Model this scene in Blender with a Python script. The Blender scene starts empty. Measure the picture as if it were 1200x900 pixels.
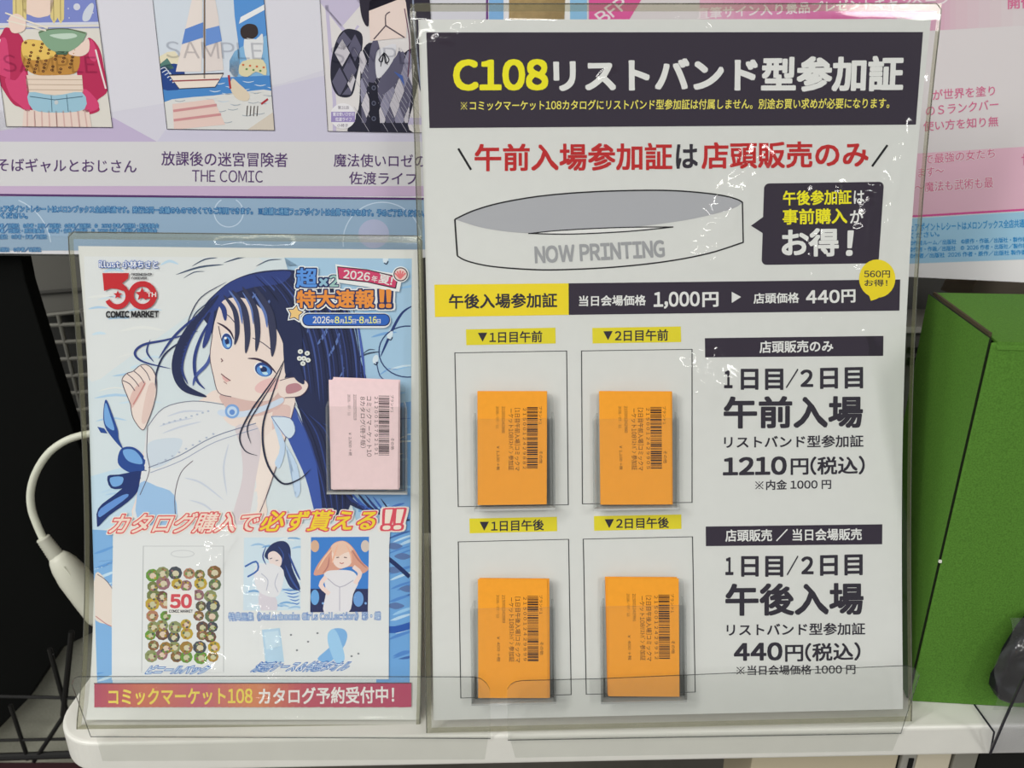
import bpy, bmesh, math, random
from mathutils import Vector, noise

random.seed(7)
SC = bpy.context.scene
COL = SC.collection

# ------------------------------------------------------------------ camera
FPX = 867.0                       # focal length in pixels of the 1200-wide frame
PITCH = math.radians(20.0)
CP, SP = math.cos(PITCH), math.sin(PITCH)
EYE = Vector((0, 0, 1.31))
cam_d = bpy.data.cameras.new('camera')
cam_d.sensor_width = 36.0
cam_d.lens = FPX * 36.0 / 1200.0
cam_d.clip_start = 0.01
cam_d.dof.use_dof = True
cam_d.dof.focus_distance = 0.462
cam_d.dof.aperture_fstop = 7.0
cam = bpy.data.objects.new('camera', cam_d)
cam.location = EYE
cam.rotation_euler = (math.radians(90) - PITCH, 0, 0)
COL.objects.link(cam)
SC.camera = cam

# ------------------------------------------------------------------ light
SC.view_settings.view_transform = 'Standard'
SC.view_settings.look = 'None'
SC.view_settings.gamma = 1.0
SC.view_settings.use_curve_mapping = False
SC.view_settings.exposure = 0.0
world = bpy.data.worlds.new('shop_interior')
SC.world = world
world.use_nodes = True
world.node_tree.nodes['Background'].inputs[0].default_value = (0.96, 0.98, 1.0, 1)
world.node_tree.nodes['Background'].inputs[1].default_value = 0.34


def area(name, loc, target, sx, sy, power, color=(1.0, 0.985, 0.95)):
    d = bpy.data.lights.new(name, 'AREA')
    d.shape = 'RECTANGLE'
    d.size, d.size_y = sx, sy
    d.energy = power
    d.color = color
    o = bpy.data.objects.new(name, d)
    o.location = loc
    o.rotation_euler = (Vector(target) - Vector(loc)).to_track_quat('-Z', 'Y').to_euler()
    COL.objects.link(o)
    return o


# ceiling strip lights of the shop, outside the frame
area('ceiling_strip_light', (-1.05, -0.45, 2.75), (-0.80, -0.30, 0), 0.16, 1.25, 15)
area('ceiling_strip_light', (-1.90, -0.90, 2.75), (-0.60, -0.20, 0.6), 0.20, 1.25, 28)
area('ceiling_strip_light', (1.55, -1.55, 2.75), (0.50, -0.40, 0.4), 0.30, 1.25, 26)
area('ceiling_strip_light', (-1.25, -2.10, 2.75), (-0.80, -0.6, 0), 3.4, 0.20, 40)

# ------------------------------------------------------------------ materials
MATS = {}
GAIN = 1.20


def lin(c):
    c /= 255.0
    return c / 12.92 if c <= 0.04045 else ((c + 0.055) / 1.055) ** 2.4


def mat(rgb, rough=0.55, spec=0.3, metal=0.0, grain=0.0, gscale=900.0, gain=None):
    key = (tuple(rgb), rough, spec, metal, grain, gscale, gain)
    if key in MATS:
        return MATS[key]
    m = bpy.data.materials.new('surface_%02x%02x%02x' % tuple(int(v) for v in rgb))
    m.use_nodes = True
    nt = m.node_tree
    b = nt.nodes['Principled BSDF']
    g = GAIN if gain is None else gain
    col = tuple(min(0.92, lin(v) * g) for v in rgb) + (1,)
    b.inputs['Base Color'].default_value = col
    b.inputs['Roughness'].default_value = rough
    b.inputs['Specular IOR Level'].default_value = spec
    b.inputs['Metallic'].default_value = metal
    if grain > 0:
        tc = nt.nodes.new('ShaderNodeTexCoord')
        tx = nt.nodes.new('ShaderNodeTexNoise')
        tx.inputs['Scale'].default_value = gscale
        tx.inputs['Detail'].default_value = 3
        nt.links.new(tc.outputs['Object'], tx.inputs['Vector'])
        mp = nt.nodes.new('ShaderNodeMapRange')
        mp.inputs['From Min'].default_value = 0.3
        mp.inputs['From Max'].default_value = 0.7
        mp.inputs['To Min'].default_value = 1 - grain
        mp.inputs['To Max'].default_value = 1 + grain
        nt.links.new(tx.outputs['Fac'], mp.inputs['Value'])
        mx = nt.nodes.new('ShaderNodeMix')
        mx.data_type = 'RGBA'
        mx.blend_type = 'MULTIPLY'
        mx.inputs['Factor'].default_value = 1
        mx.inputs['A'].default_value = col
        nt.links.new(mp.outputs['Result'], mx.inputs['B'])
        nt.links.new(mx.outputs['Result'], b.inputs['Base Color'])
        bp = nt.nodes.new('ShaderNodeBump')
        bp.inputs['Strength'].default_value = 0.15
        bp.inputs['Distance'].default_value = 0.0004
        nt.links.new(tx.outputs['Fac'], bp.inputs['Height'])
        nt.links.new(bp.outputs['Normal'], b.inputs['Normal'])
    MATS[key] = m
    return m


def clear(name, tint=(0.97, 0.975, 0.97), gloss=0.9, rough=0.06, haze=0.0, haze_rgb=(200, 205, 200), ior=1.45):
    if name in MATS:
        return MATS[name]
    m = bpy.data.materials.new(name)
    m.use_nodes = True
    nt = m.node_tree
    nt.nodes.clear()
    out = nt.nodes.new('ShaderNodeOutputMaterial')
    tr = nt.nodes.new('ShaderNodeBsdfTransparent')
    tr.inputs[0].default_value = tint + (1,)
    base = tr
    if haze > 0:
        df = nt.nodes.new('ShaderNodeBsdfDiffuse')
        df.inputs[0].default_value = tuple(lin(v) for v in haze_rgb) + (1,)
        mh = nt.nodes.new('ShaderNodeMixShader')
        mh.inputs[0].default_value = haze
        nt.links.new(tr.outputs[0], mh.inputs[1])
        nt.links.new(df.outputs[0], mh.inputs[2])
        base = mh
    gl = nt.nodes.new('ShaderNodeBsdfGlossy')
    gl.inputs['Roughness'].default_value = rough
    lw = nt.nodes.new('ShaderNodeLayerWeight')
    lw.inputs[0].default_value = 0.5
    pw = nt.nodes.new('ShaderNodeMath')
    pw.operation = 'POWER'
    pw.inputs[1].default_value = 5.0
    nt.links.new(lw.outputs['Facing'], pw.inputs[0])
    mu = nt.nodes.new('ShaderNodeMath')
    mu.operation = 'MULTIPLY_ADD'
    mu.use_clamp = True
    mu.inputs[1].default_value = 0.96 * gloss
    mu.inputs[2].default_value = 0.04 * gloss
    nt.links.new(pw.outputs[0], mu.inputs[0])
    mx = nt.nodes.new('ShaderNodeMixShader')
    nt.links.new(mu.outputs[0], mx.inputs[0])
    nt.links.new(base.outputs[0], mx.inputs[1])
    nt.links.new(gl.outputs[0], mx.inputs[2])
    nt.links.new(mx.outputs[0], out.inputs['Surface'])
    MATS[name] = m
    return m


FILM = clear('clear_film', gloss=1.1, rough=0.075)
WELD = clear('welded_film_edge', tint=(0.80, 0.79, 0.70), gloss=0.9, rough=0.12, haze=0.22, haze_rgb=(150, 148, 118))
ACRYL = clear('clear_acrylic', tint=(0.988, 0.99, 0.985), gloss=0.7, rough=0.03, haze=0.035)
ACRYL_EDGE = clear('acrylic_cut_edge', tint=(0.34, 0.35, 0.35), gloss=0.8, rough=0.1, haze=0.25, haze_rgb=(95, 98, 98))
POCKET = clear('clear_styrene', tint=(0.99, 0.992, 0.988), gloss=0.6, rough=0.04, haze=0.008)
POCKET_FLOOR = clear('styrene_floor', tint=(0.97, 0.975, 0.97), gloss=1.0, rough=0.12, haze=0.45, haze_rgb=(236, 238, 236))
POCKET_EDGE = clear('styrene_edge', tint=(0.985, 0.987, 0.985), gloss=0.9, rough=0.10, haze=0.16, haze_rgb=(205, 208, 205))


# ------------------------------------------------------------------ geometry helpers
def ray(u, v):
    x, y = (u - 600.0) / FPX, (450.0 - v) / FPX
    return Vector((x, CP + y * SP, -SP + y * CP))


def on_z(u, v, z):
    r = ray(u, v)
    return EYE + r * ((z - EYE.z) / r.z)


def on_y(u, v, y):
    r = ray(u, v)
    return EYE + r * (y / r.y)


def c2w(x, y, d):
    return Vector((x, d * CP + y * SP, -d * SP + y * CP))


class Sheet:
    """a hung or standing sheet: frame (origin, right, up, normal to the viewer) and its bow"""

    def __init__(self, origin, right, up, bow=None):
        self.o = Vector(origin)
        self.r1 = Vector(right).normalized()
        u = Vector(up)
        self.r2 = (u - self.r1 * u.dot(self.r1)).normalized()
        self.n = self.r1.cross(self.r2)
        self.bow = bow or (lambda x, y: 0.0)

    def loc(self, u, v, off=0.0):
        r = ray(u, v)
        rn = r.dot(self.n)
        e = EYE - self.o
        en = e.dot(self.n)
        z = off
        for _ in range(5):
            t = (z - en) / rn
            p = e + r * t
            x, y = p.dot(self.r1), p.dot(self.r2)
            z = off + self.bow(x, y)
        return x, y

    def lift(self, x, y, off=0.0):
        return self.o + self.r1 * x + self.r2 * y + self.n * (off + self.bow(x, y))

    def hit(self, u, v, off=0.0):
        return self.lift(*self.loc(u, v, off), off)


def tag(o, label=None, cat=None, group=None, kind=None):
    if label:
        o['label'] = label
    if cat:
        o['category'] = cat
    if group:
        o['group'] = group
    if kind:
        o['kind'] = kind
    return o


def empty(name, loc, label, cat, group=None):
    o = bpy.data.objects.new(name, None)
    o.empty_display_size = 0.02
    o.location = loc
    COL.objects.link(o)
    return tag(o, label, cat, group)


def wloc(o):
    p = Vector((0, 0, 0))
    while o is not None:
        p += o.location
        o = o.parent
    return p


class MB:
    """collects shapes in world coordinates, links them as one mesh object"""

    def __init__(self):
        self.v, self.f, self.m, self.mats = [], [], [], []

    def mi(self, m):
        if m not in self.mats:
            self.mats.append(m)
        return self.mats.index(m)

    def face(self, pts, m):
        i = len(self.v)
        self.v += [Vector(p) for p in pts]
        self.f.append(tuple(range(i, i + len(pts))))
        self.m.append(self.mi(m))

    def mesh(self, vs, fs, m):
        i = len(self.v)
        self.v += [Vector(p) for p in vs]
        k = self.mi(m)
        for f in fs:
            self.f.append(tuple(i + a for a in f))
            self.m.append(k)

    def prism(self, front, back, m, edge=None):
        n = len(front)
        self.mesh(list(front) + list(back), [tuple(range(n)), tuple(range(2 * n - 1, n - 1, -1))], m)
        self.mesh(list(front) + list(back),
                  [(i, n + i, n + (i + 1) % n, (i + 1) % n) for i in range(n)], edge or m)

    def box(self, lo, hi, m):
        x0, y0, z0 = lo
        x1, y1, z1 = hi
        self.prism([(x0, y0, z0), (x1, y0, z0), (x1, y0, z1), (x0, y0, z1)],
                   [(x0, y1, z0), (x1, y1, z0), (x1, y1, z1), (x0, y1, z1)], m)

    def tube(self, pts, radii, m, seg=12, cap=True):
        pts = [Vector(p) for p in pts]
        if not hasattr(radii, '__len__'):
            radii = [radii] * len(pts)
        rings, fs = [], []
        up = None
        for i, p in enumerate(pts):
            a, b = pts[max(0, i - 1)], pts[min(len(pts) - 1, i + 1)]
            d = (b - a).normalized()
            if up is None:
                up = d.orthogonal().normalized()
            up = (up - d * up.dot(d)).normalized()
            s = d.cross(up)
            for k in range(seg):
                t = 2 * math.pi * k / seg
                rings.append(p + (up * math.cos(t) + s * math.sin(t)) * radii[i])
        for i in range(len(pts) - 1):
            for k in range(seg):
                a, b = i * seg + k, i * seg + (k + 1) % seg
                fs.append((a, b, b + seg, a + seg))
        if cap:
            fs.append(tuple(range(seg - 1, -1, -1)))
            fs.append(tuple(range((len(pts) - 1) * seg, len(pts) * seg)))
        self.mesh(rings, fs, m)

    def build(self, name, parent=None, smooth=False, bevel=0.0, segs=2, origin=None):
        me = bpy.data.meshes.new(name)
        base = wloc(parent) if parent is not None else Vector((0, 0, 0))
        org = Vector(origin) if origin is not None else Vector((0, 0, 0))
        if parent is not None:
            org = Vector((0, 0, 0))
        me.from_pydata([p - base - org for p in self.v], [], self.f)
        for m in self.mats:
            me.materials.append(m)
        me.polygons.foreach_set('material_index', self.m)
        bm = bmesh.new()
        bm.from_mesh(me)
        bmesh.ops.remove_doubles(bm, verts=bm.verts, dist=1e-6)
        bmesh.ops.recalc_face_normals(bm, faces=bm.faces)
        bm.to_mesh(me)
        bm.free()
        if smooth:
            me.polygons.foreach_set('use_smooth', [True] * len(me.polygons))
        me.update()
        o = bpy.data.objects.new(name, me)
        COL.objects.link(o)
        if parent is not None:
            o.parent = parent
        else:
            o.location = org
        if bevel > 0:
            b = o.modifiers.new('bevel', 'BEVEL')
            b.width = bevel
            b.segments = segs
            b.limit_method = 'ANGLE'
            b.angle_limit = math.radians(40)
        return o


# ------------------------------------------------------------------ print helpers
GLYPHS = {}
ADV = {}


def curve_mesh(s, res=3):
    c = bpy.data.curves.new('lettering_curve', 'FONT')
    c.body = s
    c.resolution_u = res
    o = bpy.data.objects.new('lettering_curve', c)
    COL.objects.link(o)
    bpy.context.view_layer.update()
    ev = o.evaluated_get(bpy.context.evaluated_depsgraph_get())
    me = ev.to_mesh()
    vs = [(v.co.x, v.co.y) for v in me.vertices]
    fs = [tuple(p.vertices) for p in me.polygons]
    ev.to_mesh_clear()
    bpy.data.objects.remove(o)
    bpy.data.curves.remove(c)
    return vs, fs


def advance(ch):
    if ch not in ADV:
        w1 = max(v[0] for v in curve_mesh(ch)[0])
        w2 = max(v[0] for v in curve_mesh(ch + ch)[0])
        ADV[ch] = w2 - w1
    return ADV[ch]


def glyphs(s, plain=False):
    """outline of a line of lettering; Latin letters and digits take the same typeface as the kana and kanji"""
    key = (s, plain)
    if key in GLYPHS:
        return GLYPHS[key]
    if plain:
        GLYPHS[key] = curve_mesh(s)
        return GLYPHS[key]
    full, half = advance('日'), advance('ｱ')
    vs, fs, x = [], [], 0.0
    run = ''

    def put(t, x0):
        if (t, 'raw') not in GLYPHS:
            GLYPHS[(t, 'raw')] = curve_mesh(t, 4 if len(t) == 1 else 3)
        v, f = GLYPHS[(t, 'raw')]
        k = len(vs)
        vs.extend((a + x0, b) for a, b in v)
        fs.extend(tuple(k + i for i in q) for q in f)
        return v
    for ch in s + '\0':
        if ch > '~' and ch != '※':
            run += ch
            continue
        if run:
            put(run, x)
            x += sum(half if 0xFF61 <= ord(q) <= 0xFF9F else full for q in run)
            run = ''
        if ch == '\0':
            break
        if ch == ' ':
            x += .28
        elif ch == '※':
            k = len(vs)
            c, r, t = .46, .36, .022
            for sx in (1, -1):
                for d in (1, -1):
                    pass
                vs.extend([(x + c - r, .36 - sx * r + sx * t), (x + c - r + t, .36 - sx * r), (x + c + r, .36 + sx * r - sx * t), (x + c + r - t, .36 + sx * r)])
                q = len(vs) - 4
                fs.append((q, q + 1, q + 2, q + 3))
            for dx, dy in ((0, .3), (0, -.3), (.3, 0), (-.3, 0)):
                q = len(vs)
                vs.extend([(x + c + dx - .042, .36 + dy), (x + c + dx, .36 + dy - .042), (x + c + dx + .042, .36 + dy), (x + c + dx, .36 + dy + .042)])
                fs.append((q, q + 1, q + 2, q + 3))
            x += full
        else:
            t = chr(ord(ch) + 0xFEE0)
            if (t, 'raw') not in GLYPHS:
                GLYPHS[(t, 'raw')] = curve_mesh(t, 4)
            v = GLYPHS[(t, 'raw')][0]
            lo_, hi_ = min(p[0] for p in v), max(p[0] for p in v)
            w = max(hi_ - lo_, .1)
            if ch.isdigit():
                w = max(w, .44)
            put(t, x + .05 - lo_ + (w - (hi_ - lo_)) / 2)
            x += w + .10
    GLYPHS[key] = (vs, fs)
    return GLYPHS[key]


def smooth_pts(p, n=6, closed=False):
    if len(p) < 3:
        return list(p)
    out = []
    N = len(p)
    rng = range(N if closed else N - 1)
    for i in rng:
        if closed:
            a, b, c, d = p[(i - 1) % N], p[i], p[(i + 1) % N], p[(i + 2) % N]
        else:
            a, b, c, d = p[max(0, i - 1)], p[i], p[i + 1], p[min(N - 1, i + 2)]
        for k in range(n):
            t = k / n
            out.append(tuple(0.5 * (2 * b[j] + (c[j] - a[j]) * t + (2 * a[j] - 5 * b[j] + 4 * c[j] - d[j]) * t * t
                                    + (3 * b[j] - a[j] - 3 * c[j] + d[j]) * t ** 3) for j in range(2)))
    if not closed:
        out.append(tuple(p[-1]))
    return out


class Art:
    """printed matter on a sheet: polygons measured on the photograph, laid onto the sheet's surface"""
    STEP = 0.00003

    def __init__(self, sheet, base=0.00012, layer=0, grid_u=0, grid_v=24, warp=None):
        self.gain = getattr(sheet, 'gain', None)
        self.s, self.base, self.gu, self.gv = sheet, base, grid_u, grid_v
        self.L = layer
        self.polys, self.tris, self.mats = [], [], []
        self.warp = warp

    def mi(self, c):
        m = c if isinstance(c, bpy.types.Material) else mat(c, 0.6, 0.15, gain=self.gain)
        if m not in self.mats:
            self.mats.append(m)
        return self.mats.index(m)

    def poly(self, pts, c, up=0, smooth=0, clip=None):
        if smooth:
            pts = smooth_pts(pts, smooth, True)
        self.polys.append((pts, self.mi(c), self.L + up))
        return self

    def rect(self, x0, y0, x1, y1, c, up=0):
        return self.poly([(x0, y0), (x1, y0), (x1, y1), (x0, y1)], c, up)

    def line(self, pts, w, c, up=0, smooth=0, closed=False, taper=False):
        if smooth:
            pts = smooth_pts(pts, smooth, closed)
        n = len(pts)
        L, R = [], []
        for i, p in enumerate(pts):
            if closed:
                a, b = pts[(i - 1) % n], pts[(i + 1) % n]
            else:
                a, b = pts[max(0, i - 1)], pts[min(n - 1, i + 1)]
            dx, dy = b[0] - a[0], b[1] - a[1]
            l = math.hypot(dx, dy) or 1
            k = w / 2
            if taper and not closed:
                t = i / (n - 1)
                k *= max(0.12, math.sin(math.pi * min(1, max(0, t))) ** 0.6)
            # keep mitred corners at full stroke width
            if 0 < i < n - 1 or closed:
                q0, q1 = pts[(i - 1) % n], pts[(i + 1) % n]
                d0 = (p[0] - q0[0], p[1] - q0[1])
                d1 = (q1[0] - p[0], q1[1] - p[1])
                l0, l1 = math.hypot(*d0) or 1, math.hypot(*d1) or 1
                cs = (d0[0] * d1[0] + d0[1] * d1[1]) / (l0 * l1)
                k /= max(0.5, math.sqrt(max(0.0, (1 + cs) / 2)))
            L.append((p[0] - dy / l * k, p[1] + dx / l * k))
            R.append((p[0] + dy / l * k, p[1] - dx / l * k))
        m = self.mi(c)
        for i in range(n if closed else n - 1):
            j = (i + 1) % n
            self.polys.append(([L[i], L[j], R[j], R[i]], m, self.L + up))
        return self

    def ellipse(self, cx, cy, rx, ry, c, up=0, rot=0, n=28):
        cr, sr = math.cos(rot), math.sin(rot)
        pts = []
        for i in range(n):
            t = 2 * math.pi * i / n
            x, y = rx * math.cos(t), ry * math.sin(t)
            pts.append((cx + x * cr - y * sr, cy + x * sr + y * cr))
        return self.poly(pts, c, up)

    def text(self, s, quad, c, bold=0.0, up=1, outline=(), shear=0.0):
        """quad: x0,y0,x1,y1 or four corners TL,TR,BR,BL of the printed line"""
        if not isinstance(quad[0], (tuple, list)):
            x0, y0, x1, y1 = quad
            quad = [(x0, y0), (x1, y0), (x1, y1), (x0, y1)]
        v2, f2 = glyphs(s)
        if not v2:
            return self
        bold = max(0.0, bold)
        bx0, bx1 = min(v[0] for v in v2) - bold, max(v[0] for v in v2) + bold
        by0, by1 = min(v[1] for v in v2) - bold, max(v[1] for v in v2) + bold
        (ax, ay), (bx, by), (cx, cy), (dx, dy) = quad
        jobs = [(bold + o, col, k) for k, (o, col) in enumerate(outline)] + [(bold, c, len(outline))]
        for rad, col, k in jobs:
            # a heavier stroke is the same stroke printed again around its line
            if rad <= 0.002:
                dirs = [(0, 0)]
            else:
                d = rad * .88
                dirs = [(d, d), (-d, d), (d, -d), (-d, -d)]
                if rad > .028:
                    dirs += [(rad, 0), (-rad, 0), (0, rad), (0, -rad), (0, 0)]
                if rad > .07:
                    e = rad * .5
                    dirs += [(rad, e), (rad, -e), (-rad, e), (-rad, -e), (e, rad), (-e, rad), (e, -rad), (-e, -rad), (e, e), (-e, e), (e, -e), (-e, -e)]
            for q, (ox, oy) in enumerate(dirs):
                pts = []
                for x, y in v2:
                    a, b = (x + ox - bx0) / (bx1 - bx0), (by1 - y - oy) / (by1 - by0)
                    a += shear * (0.5 - b)
                    tx, ty = ax + (bx - ax) * a, ay + (by - ay) * a
                    ux, uy = dx + (cx - dx) * a, dy + (cy - dy) * a
                    pts.append((tx + (ux - tx) * b, ty + (uy - ty) * b))
                self.tris.append((pts, f2, self.mi(col), self.L + up + k + q * .04))
        return self

    def build(self, name, parent, label=None):
        bm = bmesh.new()
        lay = bm.verts.layers.float.new('lift')
        for pts, m, l in self.polys:
            if self.warp:
                pts = [self.warp(p) for p in pts]
            vs = [bm.verts.new((p[0], p[1], 0)) for p in pts]
            for v in vs:
                v[lay] = l
            try:
                f = bm.faces.new(vs)
                f.material_index = m
            except ValueError:
                pass
        bmesh.ops.triangulate(bm, faces=bm.faces[:])
        for pts, fs, m, l in self.tris:
            if self.warp:
                pts = [self.warp(p) for p in pts]
            vs = [bm.verts.new((p[0], p[1], 0)) for p in pts]
            for v in vs:
                v[lay] = l
            for q in fs:
                try:
                    f = bm.faces.new([vs[i] for i in q])
                    f.material_index = m
                except ValueError:
                    pass
        if not bm.verts:
            bm.free()
            return None
        for ax, g in ((1, self.gv), (0, self.gu)):
            if not g:
                continue
            lo = min(v.co[ax] for v in bm.verts)
            hi = max(v.co[ax] for v in bm.verts)
            k = math.floor(lo / g) + 1
            while k * g < hi:
                no = Vector((0, 1, 0)) if ax else Vector((1, 0, 0))
                co = no * (k * g)
                bmesh.ops.bisect_plane(bm, geom=bm.verts[:] + bm.edges[:] + bm.faces[:], plane_co=co, plane_no=no,
                                       dist=1e-5)
                k += 1
        base = wloc(parent) if parent is not None else Vector((0, 0, 0))
        for v in bm.verts:
            v.co = self.s.hit(v.co.x, v.co.y, self.base + v[lay] * self.STEP) - base
        bm.normal_update()
        n = self.s.n
        for f in bm.faces:
            if f.normal.dot(n) < 0:
                f.normal_flip()
        me = bpy.data.meshes.new(name)
        bm.to_mesh(me)
        bm.free()
        for m in self.mats:
            me.materials.append(m)
        o = bpy.data.objects.new(name, me)
        COL.objects.link(o)
        o.parent = parent
        if label:
            o['label'] = label
        return o


def quad_warp(q):
    """card coordinates (0..1, 0..1) to the photograph's pixels"""
    (ax, ay), (bx, by), (cx, cy), (dx, dy) = q

    def w(p):
        a, b = p
        tx, ty = ax + (bx - ax) * a, ay + (by - ay) * a
        ux, uy = dx + (cx - dx) * a, dy + (cy - dy) * a
        return (tx + (ux - tx) * b, ty + (uy - ty) * b)
    return w


# ------------------------------------------------------------------ frames of the sheets
def bowfn(h, depth, skew):
    def f(x, y):
        t = min(1.0, max(0.0, y / h))
        s = t ** skew
        return -depth * 4 * s * (1 - s)
    return f


A3 = Sheet(EYE + c2w(-.049, -.21, .462), c2w(1, .013, .024), c2w(-.009, .996, -.094), bowfn(.42, .0135, 1.15))
A4 = Sheet(EYE + c2w(-.269, -.212, .467), c2w(1, -.008, .018), c2w(.005, .999, -.043), bowfn(.297, .0125, 0.80))
LEAN = math.radians(6.0)
LS = Sheet(on_y(300, 298, .49), c2w(1, -.008, .012), Vector((0, math.sin(LEAN), math.cos(LEAN))))
YAW = math.radians(15.0)
RS = Sheet(on_y(1140, 330, .54), Vector((math.cos(YAW), -math.sin(YAW), 0)), Vector((0.01, math.sin(LEAN), math.cos(LEAN))),
           lambda x, y: -0.35 * max(0.0, -x - 0.06) ** 2 * -1.0)
SHELF_Z = .947
LS.gain = RS.gain = 1.0
A3W, A3H, A4W, A4H = .297, .42, .21, .297

# ------------------------------------------------------------------ the setting
b = MB()
b.box((-3, -3, -0.02), (3, 1.6, 0), mat((112, 108, 100), 0.5, grain=0.05, gscale=30))
tag(b.build('floor'), kind='structure')
b = MB()
b.box((-3, 1.25, 0), (3, 1.3, 2.9), mat((92, 90, 86), 0.8))
tag(b.build('wall_back'), kind='structure')
b = MB()
b.box((-3, -3, 2.9), (3, 1.6, 2.95), mat((205, 205, 200), 0.9))
tag(b.build('ceiling'), kind='structure')

# shelf board with a rounded left end
fl = on_z(100, 871, SHELF_Z)
fr = on_z(1100, 852, SHELF_Z)
dirx = (fr - fl).normalized()
fr2 = fr + dirx * 0.16
left_x = on_z(68, 845, SHELF_Z).x
corner = fl + dirx * ((left_x - fl.x) / dirx.x)
plan = []
R = .032
cc = corner + dirx * R + Vector((-dirx.y, dirx.x, 0)) * R
perp = Vector((-dirx.y, dirx.x, 0))
plan.append(corner + perp * .24)
for i in range(13):
    t = math.pi + (math.pi / 2) * i / 12
    plan.append(cc + dirx * (R * math.cos(t)) + perp * (R * math.sin(t)))
plan.append(fr2)
plan.append(fr2 + perp * .24)
front_bottom = on_y(1100, 886, fr.y).z
SH = SHELF_Z - front_bottom
b = MB()
white = mat((206, 205, 198), 0.35, 0.4, grain=0.02, gscale=60, gain=1.25)
b.prism([Vector((p.x, p.y, SHELF_Z)) for p in plan], [Vector((p.x, p.y, SHELF_Z - SH)) for p in plan], white)
shelf = b.build('display_shelf', bevel=.0022, segs=3, origin=(0, .45, SHELF_Z - SH))
tag(shelf, 'white shelf board with rounded left end that carries both notices and the green box', 'shelf')
# end cap / lighter strip along the lip


def shelf_pt(u, v, dz=0.0004):
    p = on_z(u, v, SHELF_Z)
    return p + Vector((0, 0, dz))


# scuffs and glue marks on the shelf
grime = mat((120, 116, 104), 0.8)


def scuff(u0, v0, u1, v1, w):
    a, c = shelf_pt(u0, v0), shelf_pt(u1, v1)
    d = (c - a).normalized()
    s = Vector((-d.y, d.x, 0)) * w
    sc_ = MB()
    sc_.mesh([a - s, c - s * .4, c + s * .4, a + s], [(0, 1, 2, 3)], grime)
    

scuff(1068, 846, 1076, 850, .0005)
scuff(1063, 854, 1086, 852, .0005)
scuff(1080, 851, 1090, 853, .0016)
scuff(655, 861, 668, 863, .0008)
scuff(548, 862, 566, 861, .0016)

# ------------------------------------------------------------------ things behind
# brown fibre board behind the two hung posters
b = MB()
brown = mat((160, 138, 98), 0.9, 0.1, grain=0.10, gscale=260)
p0, p1 = on_y(560, -60, .585), on_y(700, 60, .585)
b.box((-.42, .64, p1.z - .02), (.62, .652, 1.75), brown)
o = b.build('fibre_board', origin=(0, .64, p1.z - .02))
tag(o, 'brown fibre board showing between the two hung posters at the top', 'board')

# dark metal panel of the shelving
b = MB()
b.box((-.62, .70, .62), (.75, .712, 1.44), mat((78, 77, 74), 0.6))
b.box((-.62, .695, .62), (-.60, .70, 1.44), mat((62, 62, 60), 0.6))
panel = b.build('shelving_panel', origin=(0, .70, .62))
tag(panel, 'dark grey metal panel of the shelving behind the shelf', 'panel')
b = MB()
rail = mat((118, 117, 112), 0.45, 0.5)
slot = mat((18, 18, 18), 0.9)


def ybox(b_, u0, v0, u1, v1, y, dy, m):
    p, q = on_y(u0, v0, y), on_y(u1, v1, y)
    b_.box((min(p.x, q.x), y, min(p.z, q.z)), (max(p.x, q.x), y + dy, max(p.z, q.z)), m)


ybox(b, 1040, 383, 1160, 390, .60, .06, mat((150, 149, 142), 0.5))
ybox(b, 1040, 390, 1160, 440, .61, .05, mat((88, 87, 83), 0.5))
for k in range(3):
    ybox(b, 1066 + k * 22, 408, 1076 + k * 22, 414, .607, .003, slot)
    ybox(b, 1066 + k * 22, 420, 1076 + k * 22, 428, .607, .003, slot)
o = b.build('slotted_rail', origin=on_y(1100, 440, .61))
tag(o, 'grey slotted metal rail behind the green box', 'rail')
b = MB()
q = [on_y(1133, 352, .60), on_y(1260, 352, .58), on_y(1260, 318, .58), on_y(1150, 318, .60)]
b.prism(q, [p + Vector((0, .04, 0)) for p in q], mat((122, 112, 100), 0.7))
o = b.build('brown_carton', origin=q[0])
tag(o, 'brown-grey carton edge above the green box under the pink poster', 'box')

# ------------------------------------------------------------------ hung posters
MIDBLUE = (128, 176, 214)


def grid_sheet(name, sheet, x0, y0, x1, y1, nx, ny, m, parent, thick=0.0004, off=0.0):
    vs, fs = [], []
    for j in range(ny + 1):
        for i in range(nx + 1):
            vs.append(sheet.lift(x0 + (x1 - x0) * i / nx, y0 + (y1 - y0) * j / ny, off))
    n1 = len(vs)
    for j in range(ny + 1):
        for i in range(nx + 1):
            vs.append(sheet.lift(x0 + (x1 - x0) * i / nx, y0 + (y1 - y0) * j / ny, off - thick))
    w = nx + 1
    for j in range(ny):
        for i in range(nx):
            a = j * w + i
            fs.append((a, a + 1, a + w + 1, a + w))
            fs.append((n1 + a + w, n1 + a + w + 1, n1 + a + 1, n1 + a))
    for i in range(nx):
        fs.append((n1 + i, n1 + i + 1, i + 1, i))
        a = ny * w + i
        fs.append((a, a + 1, n1 + a + 1, n1 + a))
    for j in range(ny):
        a = j * w
        fs.append((a, a + w, n1 + a + w, n1 + a))
        a = j * w + nx
        fs.append((n1 + a, n1 + a + w, a + w, a))
    bb = MB()
    bb.mesh(vs, fs, m)
    return bb.build(name, parent, smooth=False)


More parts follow.
